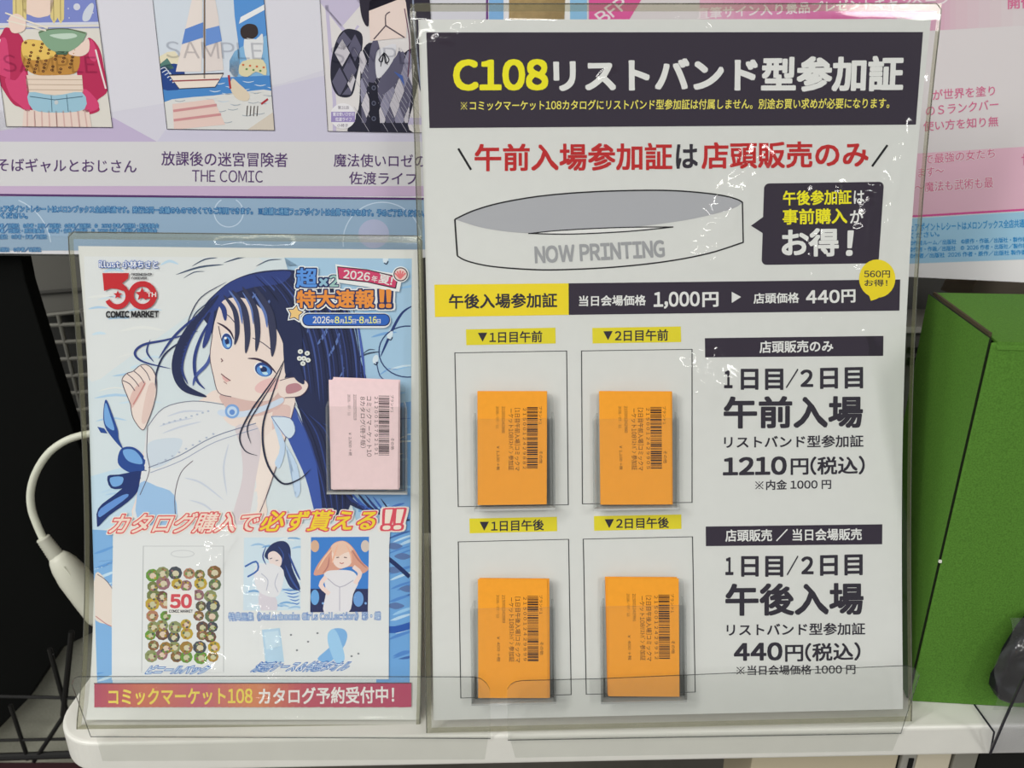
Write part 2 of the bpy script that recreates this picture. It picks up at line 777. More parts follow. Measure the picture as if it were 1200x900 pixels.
# --- left: lavender poster with three covers
xl, yb = LS.loc(-70, 298)
xr, yt = LS.loc(597, -60)
yb = LS.loc(100, 298)[1]
lav = empty('fair_poster', LS.lift((xl + xr) / 2, yb), 'lavender poster with three framed pictures and a blue foot strip behind the left notice', 'poster')
grid_sheet('sheet', LS, xl, yb, xr, yt, 10, 10, mat((208, 207, 212), 0.5), lav)
a = Art(LS, grid_v=0)
a.poly([(-70, -60), (571, -60), (571, 229), (-70, 229)], (206, 204, 216))
a.poly([(-70, 60), (175, -60), (571, -60), (571, 20), (330, 98), (-70, 165)], (212, 211, 220), 1)
a.poly([(-70, 125), (133, 138), (184, 166), (-70, 166)], (188, 175, 204), 1)
a.poly([(210, 130), (330, 100), (571, 45), (571, 170), (184, 166)], (199, 196, 214), 2)
a.rect(-70, 166, 571, 218, (208, 207, 209), 3)
a.rect(-70, 218, 571, 230, (194, 172, 200), 3)
a.poly([(-70, 229), (571, 235), (571, 232.5), (-70, 226.5)], (84, 52, 104), 4)
a.rect(569.5, -60, 572, 235, (110, 60, 130), 4)
a.rect(502.3, -60, 503.6, 232, (150, 140, 152), 4)
a.build('print', lav)
a = Art(LS, grid_v=0)
a.poly([(-70, 229), (590, 235), (590, 292), (-70, 294)], (146, 172, 196))
a.rect(573, -60, 590, 240, (128, 176, 222))
a.ellipse(438, 274, 18, 17, (172, 178, 204), 1)
for cx, cy, r in ((268, 249, 17), (-2, 292, 62), (448, 283, 46)):
    pts = [(cx + r * math.cos(t * math.pi / 24), cy + r * math.sin(t * math.pi / 24)) for t in range(48)]
    pts = [p for p in pts if 233 < p[1] < 292]
    segs, cur = [], []
    for i in range(48):
        p = (cx + r * math.cos(i * math.pi / 24), cy + r * math.sin(i * math.pi / 24))
        if 234 < p[1] < 292:
            cur.append(p)
        else:
            if len(cur) > 1:
                segs.append(cur)
            cur = []
    if len(cur) > 1:
        segs.append(cur)
    for s_ in segs:
        a.line(s_, 1.2, (190, 208, 224), 1)
foot = a.build('foot_strip', lav)
NAVY = (22, 92, 150)
PALE = (132, 180, 212)
a = Art(LS, layer=3, grid_v=0)
a.text('フェアポイントレシートはメロンブックス全店共通です。発行は同一店舗のものでなくてもご利用できます。', [(-8, 240.5), (296, 243.5), (296, 251), (-8, 248)], PALE, .0, outline=((.09, NAVY),))
a.text('※店舗と通販フェアポイントは合算できかねます。予めご了承ください。', [(303, 243.5), (498, 246), (498, 254), (303, 251.5)], PALE, .0, outline=((.09, NAVY),))
a.text('承ください。', [(-8, 249), (32, 249.5), (32, 256), (-8, 255.5)], PALE, .0, outline=((.09, NAVY),))
a.text('©作者／出版社　©作者・原作／出版社　©作者／出版社　©2026 作者／出版社・製作委員会', (-8, 262, 186, 267), PALE, .0, outline=((.09, NAVY),))
a.text('©作者／出版社・原作委員会　©作者・作画／出版社　©2026 作者・出版社／製作委員会', (-8, 268, 184, 273), PALE, .0, outline=((.09, NAVY),))
a.text('／出版社　©作者・作画／出版社', (-8, 275, 55, 280), PALE, .0, outline=((.09, NAVY),))
a.text('／出版社　©作者／出版社', (-8, 290, 48, 295), PALE, .0, outline=((.09, NAVY),))
a.build('lettering', foot)
PURP = (86, 60, 108)
for s_, q_, bd in (('そばギャルとおじさん', [(-3, 185), (160, 187), (160, 203), (-3, 201)], .008),
                   ('放課後の迷宮冒険者', [(189, 177), (337, 179), (337, 196), (189, 194)], .008),
                   ('THE COMIC', [(225, 199), (308, 200), (308, 214), (225, 213)], .0),
                   ('魔法使いロゼの', [(391, 180), (499, 181), (499, 196.5), (391, 195.5)], .008),
                   ('佐渡ライフ', [(409, 201), (488, 202), (488, 217), (409, 216)], .008)):
    a = Art(LS, layer=6, grid_v=0)
    a.text(s_, q_, PURP, bd)
    a.build('title_lettering', lav, 'purple lettering')
INK = (52, 48, 60)


def clipped(poly_, q):
    """clip a polygon to a convex quad (both in pixels)"""
    out = list(poly_)
    n = len(q)
    ar = sum(q[i][0] * q[(i + 1) % n][1] - q[(i + 1) % n][0] * q[i][1] for i in range(n))
    for i in range(n):
        a_, b_ = q[i], q[(i + 1) % n]
        ex, ey = b_[0] - a_[0], b_[1] - a_[1]
        side = lambda p: (ex * (p[1] - a_[1]) - ey * (p[0] - a_[0])) * (1 if ar > 0 else -1)
        res = []
        for k in range(len(out)):
            p, r = out[k], out[(k + 1) % len(out)]
            sp_, sr_ = side(p), side(r)
            if sp_ >= 0:
                res.append(p)
            if (sp_ >= 0) != (sr_ >= 0):
                t = sp_ / (sp_ - sr_)
                res.append((p[0] + (r[0] - p[0]) * t, p[1] + (r[1] - p[1]) * t))
        out = res
        if len(out) < 3:
            return []
    return out


FAINT = clear('faint_print', tint=(.80, .80, .82), gloss=0.0)


class Pic(Art):
    """a framed picture: shapes are cut at its frame"""
    def frame(self, q):
        self.q = q
        return self

    def poly(self, pts, c, up=0, smooth=0, clip=None):
        if smooth:
            pts = smooth_pts(pts, smooth, True)
        pts = clipped(pts, self.q)
        if len(pts) >= 3:
            self.polys.append((pts, self.mi(c), self.L + up))
        return self

    def line(self, pts, w, c, up=0, smooth=0, closed=False, taper=False):
        n0 = len(self.polys)
        Art.line(self, pts, w, c, up, smooth, closed, taper)
        keep = []
        for pp, m, l in self.polys[n0:]:
            pp = clipped(pp, self.q)
            if len(pp) >= 3:
                keep.append((pp, m, l))
        self.polys[n0:] = keep
        return self


# picture one: a still life in the colours of the printed cover (night window, red cloth, green bowl)
q = [(-13, -60 + 58), (112.5, 0), (132, 149.5), (7, 148.5)]
q = [(-21, -60), (104.7, -60), (132, 149.5), (7, 148.5)]
a = Pic(LS, layer=7, grid_v=0).frame(q)
a.poly(q, (214, 210, 202))
a.poly([(-30, -60), (115, -60), (119, 27), (-30, 30)], (120, 132, 196), 1)
a.line([(-30, 29), (120, 27)], 3, (206, 208, 220), 2)
a.line([(-30, 34), (120, 32)], 1.6, (138, 146, 190), 2)
a.ellipse(90, 8, 4, 4, (206, 208, 220), 2)
a.poly([(97, 24), (98, 14), (106, 4), (110, 6), (108, 16), (104, 24)], (200, 206, 218), 2, smooth=4)
for k in range(14):
    a.ellipse(70 + (k * 37) % 46, -30 + (k * 23) % 52, .7, .7, (214, 216, 224), 2, n=8)
# yellow curtain lengths at the window
for x in (14, 22, 58, 66):
    a.poly([(x, -60), (x + 10, -60), (x + 9, 22), (x + 5, 28), (x + 1, 20)], (214, 196, 132), 3)
    a.line([(x + 4, -60), (x + 5, 24)], .8, (150, 132, 84), 4)
a.poly([(24, -60), (62, -60), (62, 8), (50, 20), (36, 18), (26, 6)], (228, 204, 190), 3, smooth=5)
# red cloth draped at both sides
red1, red2 = (178, 42, 84), (204, 66, 112)
a.poly([(8, 32), (26, 44), (30, 70), (34, 95), (38, 132), (24, 126), (12, 118), (-10, 80), (-14, 56), (0, 42)], red1, 4, smooth=5)
a.poly([(-6, 52), (6, 44), (10, 62), (12, 92), (6, 90), (-10, 80)], red2, 5, smooth=4)
a.poly([(6, 92), (18, 94), (30, 84), (35, 130), (22, 122), (12, 112)], red2, 5, smooth=4)
a.poly([(104, 44), (116, 56), (122, 80), (126, 106), (114, 118), (116, 130), (96, 132), (92, 100), (90, 74), (98, 58)], red1, 4, smooth=5)
a.poly([(106, 46), (113, 58), (112, 72), (104, 66)], red2, 5, smooth=4)
a.poly([(98, 104), (114, 118), (114, 128), (97, 130)], red2, 5, smooth=4)
a.line([(112, 58), (118, 82), (124, 104)], 2, (226, 214, 214), 6, smooth=4)
a.line([(0, 46), (-6, 64)], 2, (226, 214, 214), 6)
# spotted amber cushion behind the bowl
a.poly([(28, 48), (52, 48), (70, 52), (92, 62), (90, 84), (70, 88), (40, 87), (26, 72)], (186, 134, 62), 5, smooth=4)
a.poly([(28, 48), (52, 48), (66, 56), (60, 68), (34, 70), (26, 62)], (222, 186, 96), 6, smooth=4)
for k in range(46):
    x = 30 + (k * 17.3) % 60
    y = 50 + (k * 9.7) % 36
    if y > 48 + max(0, (x - 60) * .35):
        a.ellipse(x, y, 1.9, 1.6, (62, 42, 34), 7, n=7)
        a.ellipse(x, y, .8, .7, (186, 120, 50), 8, n=6)
# low table with a folded denim cushion and a cream tablecloth hanging at both sides
a.poly([(30, 88), (96, 88), (98, 112), (32, 110)], (222, 204, 188), 5)
for k in range(3):
    a.line([(31, 93 + k * 6), (97, 93.5 + k * 6)], .7, (178, 152, 130), 6)
a.poly([(34, 108), (64, 112), (96, 108), (99, 128), (66, 132), (38, 128)], (150, 188, 206), 6, smooth=3)
a.line([(35, 113), (64, 117), (97, 113)], 1, (72, 104, 124), 7)
a.line([(60, 112), (61, 131)], .8, (72, 104, 124), 7)
a.line([(78, 111), (80, 131)], .8, (72, 104, 124), 7)
a.ellipse(66, 120, 2.4, 2.6, (190, 196, 198), 8, n=12)
a.poly([(28, 128), (66, 132), (104, 128), (108, 152), (26, 152)], (222, 202, 192), 5)
for k in range(9):
    a.line([(32 + k * 8.4, 130), (32 + k * 8.8, 152)], 1.6, (206, 170, 164), 6)
a.line([(66, 132), (67, 152)], 1.2, (176, 140, 134), 6)
a.line([(40, 130), (42, 152)], .8, (196, 164, 156), 6)
a.line([(92, 130), (94, 152)], .8, (196, 164, 156), 6)
# bowl and chopsticks
a.poly([(45, 38), (58, 34), (80, 34), (98, 37), (101, 40), (94, 52), (80, 61), (66, 61), (54, 54)], (128, 160, 132), 9, smooth=4)
a.line([(45, 38.5), (58, 34.5), (80, 34), (100, 39)], 1.2, (86, 96, 70), 10, smooth=4)
a.poly([(58, 41), (84, 39), (90, 43), (74, 46)], (186, 206, 190), 10, smooth=4)
a.poly([(65, 60), (80, 60), (79, 64), (66, 64)], (66, 98, 78), 9)
a.line([(6, 15), (30, 24), (56, 33)], 1.8, (226, 218, 204), 11)
a.line([(8, 24), (32, 30), (54, 36)], 1.6, (226, 218, 204), 11)
a.poly([(10, 22), (20, 16), (30, 24), (28, 36), (14, 38)], (228, 204, 192), 9, smooth=4)
a.poly([(80, 62), (96, 50), (104, 46), (104, 60), (94, 66)], (228, 204, 192), 8, smooth=4)
for i in range(4):
    a.line([q[i], q[(i + 1) % 4]], 1, INK, 13)
a.text('SAMPLE', [(2, 64), (112, 66), (114, 86), (4, 84)], FAINT, 0, up=14)
a.build('picture', lav, 'picture with a green bowl, red cloth and yellow curtain')

# picture two: a beach
q = [(172, -60), (304.8, -60), (322, 153), (195.5, 151.5)]
a = Pic(LS, layer=7, grid_v=0).frame(q)
a.poly(q, (84, 142, 206))
a.poly([(170, -60), (260, -60), (275, 20), (280, 85), (255, 100), (176, 90)], (204, 212, 222), 1, smooth=4)
a.poly([(282, 20), (312, 4), (313, 10), (280, 28)], (226, 228, 230), 2)
a.poly([(275, 60), (330, 40), (330, 92), (275, 92)], (128, 176, 214), 1, smooth=3)
a.poly([(178, 74), (205, 60), (215, 92), (180, 98)], (222, 214, 186), 2, smooth=3)
a.poly([(184, 78), (196, 68), (204, 80), (186, 86)], (84, 124, 116), 3)
a.poly([(186, 80), (212, 76), (216, 102), (188, 104)], (36, 66, 134), 3, smooth=3)
for k in range(6):
    a.line([(187 + k * 3, 82 + k * 3), (193 + k * 3, 79 + k * 3), (197 + k * 2, 84 + k * 3)], 1, (206, 214, 226), 4, smooth=4)
a.poly([(176, 94), (330, 88), (330, 122), (190, 126)], (72, 132, 196), 2)
for k in range(16):
    x, y = 235 + (k * 29) % 82, 94 + (k * 7) % 30
    a.line([(x, y), (x + 7, y + 1.5), (x + 14, y)], 1.1, (198, 212, 226), 3, smooth=3, taper=True)
a.poly([(186, 122), (250, 112), (330, 108), (330, 160), (190, 160)], (212, 212, 210), 3, smooth=3)
for k in range(12):
    x, y = 205 + (k * 31) % 100, 118 + (k * 5) % 28
    a.line([(x, y), (x + 6, y + 1), (x + 12, y - .5)], .8, (150, 160, 170), 4, smooth=3)
a.poly([(290, 152), (322, 130), (324, 156), (280, 158)], (206, 196, 182), 4)
# pale driftwood and rocks where the sand meets the frame
skin = (226, 208, 200)
a.poly([(238, -60), (206, 84), (236, 84)], (224, 214, 208), 5)
a.poly([(241, -60), (241, 84), (262, 82), (256, 20)], (218, 208, 204), 5)
a.line([(239.5, -60), (239.5, 92)], 1.8, (120, 100, 84), 6)
a.poly([(217, 34), (238, 26), (238, 44), (213, 52)], (92, 132, 200), 6)
a.poly([(241, 34), (257, 30), (260, 48), (241, 54)], (104, 142, 206), 6)
a.poly([(198, 88), (262, 86), (252, 102), (210, 104)], (228, 216, 204), 6)
a.line([(198, 88), (262, 86), (252, 102), (210, 104)], .8, INK, 7, closed=True)
a.line([(202, 95), (257, 93)], 1.6, (150, 70, 76), 7)
a.poly([(202, 122), (250, 116), (264, 146), (204, 152)], (222, 196, 188), 5)
a.line([(203, 130), (254, 123)], 3, (198, 140, 142), 6)
a.line([(203.5, 141), (259, 134)], 3, (198, 140, 142), 6)
a.poly([(272, 92), (280, 98), (292, 110), (290, 118), (278, 116), (270, 104)], (214, 200, 178), 6, smooth=4)
a.line([(268, 88), (270, 104)], 2.4, (166, 52, 62), 7)
a.line([(306, 122), (314, 116)], 2.4, (166, 52, 62), 7)
for k in range(4):
    a.line([(290 + k * 4, 124), (289 + k * 4, 136)], 1, (70, 60, 56), 7)
# a straw parasol in white and a patterned towel
a.poly([(282, 34), (290, 28), (300, 30), (302, 40), (294, 46), (284, 44)], (54, 44, 44), 6, smooth=4)
a.poly([(286, 46), (300, 46), (308, 40), (306, 70), (290, 72)], (218, 220, 222), 6, smooth=3)
a.poly([(284, 72), (308, 70), (312, 88), (300, 84), (290, 90), (280, 86)], (214, 206, 170), 7, smooth=3)
for k in range(7):
    a.ellipse(285 + k * 4, 76 + (k * 5) % 9, 1.5, 1.3, ((206, 110, 70), (104, 140, 84))[k % 2], 8, n=8)
for i in range(4):
    a.line([q[i], q[(i + 1) % 4]], 1, INK, 10)
a.text('SAMPLE', [(193, 48), (308, 50), (310, 70), (195, 68)], FAINT, 0, up=11)
a.build('picture', lav, 'picture of a beach with waves and sand')

# picture three: argyle knitwear laid on a chair back
q = [(371, -60), (500, -60), (513, 156), (384, 154)]
a = Pic(LS, layer=7, grid_v=0).frame(q)
a.poly(q, (216, 212, 212))
for (cx, cy) in ((400, 2), (430, -16)):
    a.poly([(cx - 26, cy), (cx, cy - 30), (cx + 26, cy), (cx, cy + 30)], (192, 184, 208), 1)
a.line([(383, 6), (392, 120), (392, 156)], 4, (190, 182, 208), 1)
a.line([(382, 10), (410, 44), (420, 30)], 3, (190, 182, 208), 1)
a.rect(470, 138, 520, 146, (190, 182, 208), 1)
dk, gy, lt = (40, 40, 56), (92, 90, 112), (196, 192, 200)
a.poly([(402, 36), (412, 34), (424, 40), (424, 60), (418, 90), (412, 112), (396, 112), (388, 96), (388, 72), (394, 48)], dk, 2, smooth=5)
for (cx, cy, w, h, c_) in ((403, 48, 9, 11, gy), (416, 56, 8, 16, gy), (401, 62, 9, 16, lt), (410, 82, 8, 16, gy), (398, 96, 9, 17, gy), (413, 98, 6, 12, lt), (408, 112, 8, 10, gy)):
    for cc_ in ([(cx - w, cy), (cx, cy - h), (cx + w, cy), (cx, cy + h)],):
        cl = clipped(cc_, [(391, 50), (403, 37), (423, 42), (423, 60), (417, 90), (411, 111), (396, 111), (389, 95), (389, 72)])
        if len(cl) > 2:
            a.poly(cl, c_, 3)
a.poly([(424, 62), (436, 50), (452, 72), (470, 64), (486, 58), (490, 96), (478, 146), (482, 158), (410, 158), (420, 128), (422, 96)], dk, 2, smooth=4)
body = [(425, 64), (436, 54), (452, 80), (470, 66), (485, 62), (488, 96), (476, 146), (424, 146), (421, 128), (424, 96)]
for r_ in range(5):
    for c_ in range(6):
        cx, cy = 424 + c_ * 11 + (r_ % 2) * 5.5, 72 + r_ * 17
        cl = clipped([(cx - 6, cy), (cx, cy - 15), (cx + 6, cy), (cx, cy + 15)], [(421, 60), (488, 60), (478, 144), (424, 144)])
        if len(cl) > 2 and not (432 < cx < 444 and cy < 150):
            a.poly(cl, (lt, gy, (140, 138, 160))[(c_ + r_) % 3], 3)
        a.line([(cx - 9, cy - 15), (cx + 9, cy + 15)], .5, (170, 168, 180), 4)
a.poly([(436, 50), (442, 46), (446, 70), (440, 94), (432, 100), (432, 72)], gy, 5, smooth=3)
a.poly([(446, 92), (464, 66), (474, 62), (468, 92), (446, 112)], gy, 5, smooth=3)
a.poly([(432, 96), (442, 98), (446, 154), (434, 156)], (34, 34, 48), 6)
for k in range(3):
    a.ellipse(438, 103 + k * 18, 2.6, 2.8, (92, 96, 116), 7, n=14)
    a.ellipse(438, 103 + k * 18, 1.6, 1.8, (40, 42, 60), 8, n=12)
# white shirt front with a black bow
a.poly([(441, 62), (448, 56), (464, 52), (460, 72), (444, 92), (440, 80)], (214, 214, 220), 6, smooth=3)
a.line([(450, 62), (444, 70), (448, 72), (450, 62), (456, 70), (452, 74), (450, 62)], 1.2, (30, 30, 42), 8, smooth=3)
a.line([(449, 64), (446, 78)], .9, (30, 30, 42), 8)
a.line([(451, 64), (454, 76)], .9, (30, 30, 42), 8)
# dark hanging cloth above, plain pale cushion between
a.poly([(424, -60), (505, -60), (500, 60), (494, 110), (484, 60), (478, 20), (470, -8), (436, -6), (432, 30), (424, 20), (421, -10)], (44, 40, 54), 8, smooth=4)
a.poly([(430, -12), (478, -12), (476, 44), (434, 48)], (226, 208, 200), 7)
a.line([(438, 46), (452, 30), (474, 44)], 1.6, (90, 76, 84), 8)
a.line([(452, 30), (452, 18), (457, 14)], 1.4, (90, 76, 84), 8, smooth=3)
a.line([(484, -60), (484, 0), (488, 60), (494, 106)], 2, (132, 140, 164), 9, smooth=4)
a.line([(474, 10), (480, 50), (478, 90)], 1.2, (100, 60, 84), 9, smooth=4)
a.line([(462, 84), (470, 90), (474, 100)], 4, (70, 98, 168), 9, taper=True)
a.ellipse(402, 136, 15, 15, (226, 224, 228), 9)
a.poly([(388, 131), (416, 131), (416, 143), (388, 143)], (150, 136, 186), 10)
a.text('魔法使いロゼの', (390, 131.5, 415, 136), (232, 230, 238), .01, up=11)
a.text('佐渡ライフ', (393, 137.5, 412, 142), (232, 230, 238), .01, up=11)
a.text('第31話', (396, 124, 409, 128), (120, 110, 130), 0, up=11)
a.text('小椅子', (395, 145, 408, 149), (120, 110, 130), 0, up=11)
for i in range(4):
    a.line([q[i], q[(i + 1) % 4]], 1, INK, 13)
a.text('SAMPLE', [(386, 54), (496, 56), (498, 76), (388, 74)], FAINT, 0, up=14)
a.build('picture', lav, 'picture of grey argyle knitwear')

# clear rail clipped on the foot of the lavender poster
b = MB()
xs0, ys0 = LS.loc(-70, 297, .002)
xs1 = LS.loc(598, 290, .002)[0]
ysT = LS.loc(100, 277, .002)[1]
ysB = LS.loc(100, 300, .002)[1]
vs = []
prof = [(ysT, .0016), (ysT - .001, .0032), (ysB + .003, .0046), (ysB, .0034), (ysB, -.002), (ysB + .001, -.003), (ysT, -.003)]
b.prism([LS.lift(xs0, y, o_) for y, o_ in prof], [LS.lift(xs1, y, o_) for y, o_ in prof], ACRYL)
b.mesh([LS.lift(xs0, ysB + d, .0049) for d in (0, .0008)] + [LS.lift(xs1, ysB + d, .0049) for d in (.0008, 0)], [(0, 1, 2, 3)], ACRYL_EDGE)
o = b.build('sign_rail', lav)
o['label'] = 'clear plastic rail along the foot of the poster'

# --- right: pink poster, seen beyond the large notice
xl2 = RS.loc(662, 10)[0]
xr2 = RS.loc(1320, 330)[0]
yb2 = RS.loc(1140, 328)[1]
yt2 = RS.loc(900, -70)[1]
pk = empty('fair_poster', RS.lift(0.0, yb2), 'pink and white poster hung at right behind the large notice', 'poster')
grid_sheet('sheet', RS, xl2, yb2, xr2, yt2, 24, 4, mat((212, 212, 212), 0.5), pk)
GU = 10
a = Art(RS, grid_u=GU, grid_v=0)
a.poly([(688, -80), (1320, -80), (1320, 232), (688, 270)], (214, 208, 210))
cols = [(690, (214, 92, 156)), (745, (214, 205, 208)), (820, (222, 178, 198)), (900, (216, 140, 180)), (990, (206, 100, 156)), (1040, (206, 118, 164)),
        (1080, (210, 150, 180)), (1120, (212, 186, 196)), (1200, (212, 204, 206))]
for i in range(2, len(cols) - 1):
    x0, c0 = cols[i]
    x1, c1 = cols[i + 1]
    K = 6
    for k in range(K):
        t = (k + .5) / K
        col = tuple(int(c0[j] + (c1[j] - c0[j]) * t) for j in range(3))
        xa, xb = x0 + (x1 - x0) * k / K, x0 + (x1 - x0) * (k + 1) / K
        a.poly([(xa, -80), (xb, -80), (xb, 36 - (xb - 1090) * .055), (xa, 36 - (xa - 1090) * .055)], col, 1)
a.poly([(690, -80), (800, -80), (732, 32), (690, 45)], (216, 90, 154), 2)
a.poly([(660, 200), (1072, 180), (1200, 172), (1320, 168), (1320, 240), (660, 272)], (220, 178, 196), 1)
a.poly([(660, 270), (1075, 252), (1200, 244.5), (1320, 237), (1320, 239.5), (1200, 247), (1075, 254.5), (660, 273)], (206, 84, 148), 3)
a.build('print', pk)
a = Art(RS, grid_u=GU, grid_v=0)
a.rect(668, -80, 690, 300, (140, 190, 226))
a.poly([(668, 280), (1066, 256), (1200, 248), (1320, 240), (1320, 298), (1200, 304), (1066, 309), (668, 330)], (158, 200, 226))
foot = a.build('foot_strip', pk)
a = Art(RS, layer=3, grid_u=GU, grid_v=0)
CY = (40, 140, 204)
PB = (186, 216, 234)
a.text('フェアポイントレシートはメロンブックス全店共通です。', [(1060, 262), (1215, 256), (1215, 266), (1060, 272)], CY, .02)
a.text('ください。', [(1066, 273), (1101, 270.5), (1101, 277), (1066, 280)], CY, .02)
for k, s_ in enumerate(('©作者ルーム／出版社　©原作・作画／出版社・製作委員会', '©作者・作画／出版社　©2026 作者・出版社／製作委員会', '©作者／出版社 2026 作者・原作／出版社 製作委員会')):
    a.text(s_, [(1066, 282 + k * 7.5), (1215, 277 + k * 7.5), (1215, 283 + k * 7.5), (1066, 288 + k * 7.5)], CY, .02)
a.build('lettering', foot)
a = Art(RS, layer=4, grid_u=GU, grid_v=0)
PT = (206, 104, 142)
for s_, q in (('が世界を塗り', [(1093, 105), (1166, 100), (1166, 112), (1093, 118)]),
              ('のＳランクバー', [(1085, 124), (1170, 116), (1170, 128), (1085, 136)]),
              ('使い方を知り無', [(1082, 142), (1170, 136), (1170, 148), (1082, 154)]),
              ('で最強の女たち', [(1083, 181), (1166, 173), (1166, 185), (1083, 193)]),
              ('ます〜', [(1076, 197), (1106, 194), (1106, 206), (1076, 208)]),
              ('〜魔法も武術も最', [(1072, 214), (1164, 207), (1164, 220), (1072, 226)])):
    a = Art(RS, layer=4, grid_u=GU, grid_v=0)
    a.text(s_, q, PT, .01, outline=((.05, (226, 214, 218)),) if q[0][1] > 170 else ())
    a.build('body_lettering', pk, 'pink lettering')
a = Art(RS, layer=4, grid_u=GU, grid_v=0)
a.text('世', [(1197, 180), (1212, 178), (1212, 192), (1197, 194)], PT, .0)
a.build('body_lettering', pk, 'pink lettering')
a = Art(RS, layer=4, grid_u=GU, grid_v=0)
a.text('直筆サイン入り景品プレゼントキャンペーン', [(817, 9), (1112, -7), (1112, 6), (817, 23)], (232, 222, 226), .02)
a.text('メタルカード', [(958, 26), (1062, 18), (1062, 24), (958, 32)], (232, 222, 226), .02)
a.build('title_lettering', pk, 'white lettering')
a = Art(RS, layer=4, grid_u=GU, grid_v=0)
a.text('開催', [(1181, -4), (1212, -6), (1212, 9), (1181, 11)], (210, 110, 150), .02)
a.build('title_lettering', pk, 'pink lettering')
a = Art(RS, layer=4, grid_u=GU, grid_v=0)
a.text('BFP', [(696, 17), (727, -4), (738, 7), (707, 29)], (232, 220, 226), .015)
a.build('corner_lettering', pk, 'white slanted lettering')

# ------------------------------------------------------------------ left background
b = MB()
blk = mat((8, 9, 8), 0.7, 0.08)
pp = [(-60, 285), (21, 285), (30, 330), (58, 420), (88, 512), (128, 600), (132, 730), (72, 760), (34, 818), (0, 853), (-60, 905)]
f_ = [on_y(u, v, .500) for u, v in pp]
b.prism(f_, [p + Vector((0, .012, 0)) for p in f_], blk)
o = b.build('black_panel', bevel=.001, origin=on_y(-20, 880, .5))
tag(o, 'black plastic panel with a slanted edge left of the swimsuit notice', 'panel')
# pale lattice tray behind it
b = MB()
lat = mat((112, 111, 104), 0.7)


def bar(b_, u0, v0, u1, v1, y, r, m, y1=None):
    b_.tube([on_y(u0, v0, y), on_y(u1, v1, y if y1 is None else y1)], r, m, seg=8)


lw = .0017
YL = .575
bar(b, 42, 372, 92, 530, YL, .0022, lat)
bar(b, 68, 368, 108, 530, YL, lw, lat)
bar(b, 42, 371, 140, 360, YL, .0016, lat)
for k in range(8):
    t = k / 7.0
    bar(b, 44 + 46 * t, 382 + 140 * t, 140, 378 + 136 * t, YL, lw, lat)
bar(b, 96, 362, 126, 530, YL, lw, lat)
bar(b, 124, 360, 144, 530, YL, lw, lat)
o = b.build('lattice_tray', origin=on_y(92, 530, YL))
tag(o, 'grey plastic lattice tray standing behind the black panel', 'tray')
b = MB()
q = [on_y(18, 371, .60), on_y(150, 356, .60), on_y(150, 250, .60), on_y(8, 262, .60)]
b.prism(q, [p + Vector((0, .05, 0)) for p in q], mat((88, 87, 82), 0.75))
q = [on_y(26, 346, .597), on_y(150, 336, .597), on_y(150, 333, .597), on_y(26, 343, .597)]
b.prism(q, [p + Vector((0, .01, 0)) for p in q], mat((64, 63, 60), 0.75))
o = b.build('grey_carton', origin=on_y(60, 371, .60))
tag(o, 'dim grey carton under the lavender poster at left', 'box')
b = MB()
q = [on_y(36, 560, .64), on_y(230, 560, .64), on_y(230, 340, .64), on_y(30, 345, .64)]
b.prism(q, [p + Vector((0, .01, 0)) for p in q], mat((34, 34, 32), 0.8))
o = b.build('dark_board', origin=on_y(60, 560, .64))
tag(o, 'dark board behind the grey lattice tray', 'board')

# black wire rack low at the left, with a grey carton behind
b = MB()
wire = mat((14, 14, 13), 0.5, 0.4)
YR = .46
for u0, v0, u1, v1, r in ((58, 760, 79, 838, .0018), (84, 740, 74, 838, .0022), (0, 816, 92, 818, .0013), (12, 826, 33, 890, .0016),
                          (78, 834, 40, 892, .0018), (-20, 868, 78, 866, .0012), (64, 766, 62, 766.5, .001)):
    bar(b, u0, v0, u1, v1, YR, r, wire)
bar(b, -30, 888, 90, 884, YR, .003, wire)
o = b.build('wire_rack', origin=on_y(40, 888, YR))
tag(o, 'black wire rack low at left beside the shelf end', 'rack')
b = MB()
q = [on_y(-60, 900, .52), on_y(140, 900, .52), on_y(140, 700, .52), on_y(-60, 700, .52)]
q[0].z = q[1].z = 0.0
b.prism(q, [p + Vector((0, .05, 0)) for p in q], mat((150, 150, 136), 0.8, grain=.1, gscale=500))
o = b.build('grey_carton', origin=on_y(40, 900, .52))
tag(o, 'grey carton behind the black wire rack', 'box')
b = MB()
q = [on_y(-60, 960, .44), on_y(200, 960, .44), on_y(200, 918, .44), on_y(-60, 918, .44)]
q[0].z = q[1].z = 0.0
b.prism(q, [p + Vector((0, .02, 0)) for p in q], mat((44, 20, 24), 0.8))
o = b.build('lower_bin', origin=on_y(40, 960, .44))
tag(o, 'dark red bin edge under the black wire rack', 'bin')

# white cable with its plug
root = empty('power_cable', on_y(75, 690, .47), 'white power cable looping out from behind the left notice to its plug', 'cable')
b = MB()
YC = .470
path = smooth_pts([(128, 506), (108, 508), (92, 511), (74, 518), (56, 532), (42, 554), (36, 576), (37, 596), (43, 614), (51, 632)], 5)
n_ = len(path)
b.tube([on_y(u, v, YC + (.012 * (1 - i / n_))) for i, (u, v) in enumerate(path)], .0026, mat((196, 198, 182), 0.45, 0.4), seg=14)
b.build('cord', root, smooth=True)
b = MB()
grey = mat((176, 176, 162), 0.5, 0.4)
a0, a1 = on_y(50, 630, YC), on_y(72, 660, YC)
ax = (a1 - a0)
pts, rr = [], []
for k in range(23):
    pts.append(a0 + ax * (k / 22.0))
    rr.append(.0042 + .0012 * (k / 22.0) + (.0006 if k % 2 else 0.0))
b.tube(pts, rr, grey, seg=16)
b.build('strain_relief', root, smooth=True)
b = MB()
a0, a1 = on_y(66, 650, YC), on_y(122, 722, YC)
ax = a1 - a0
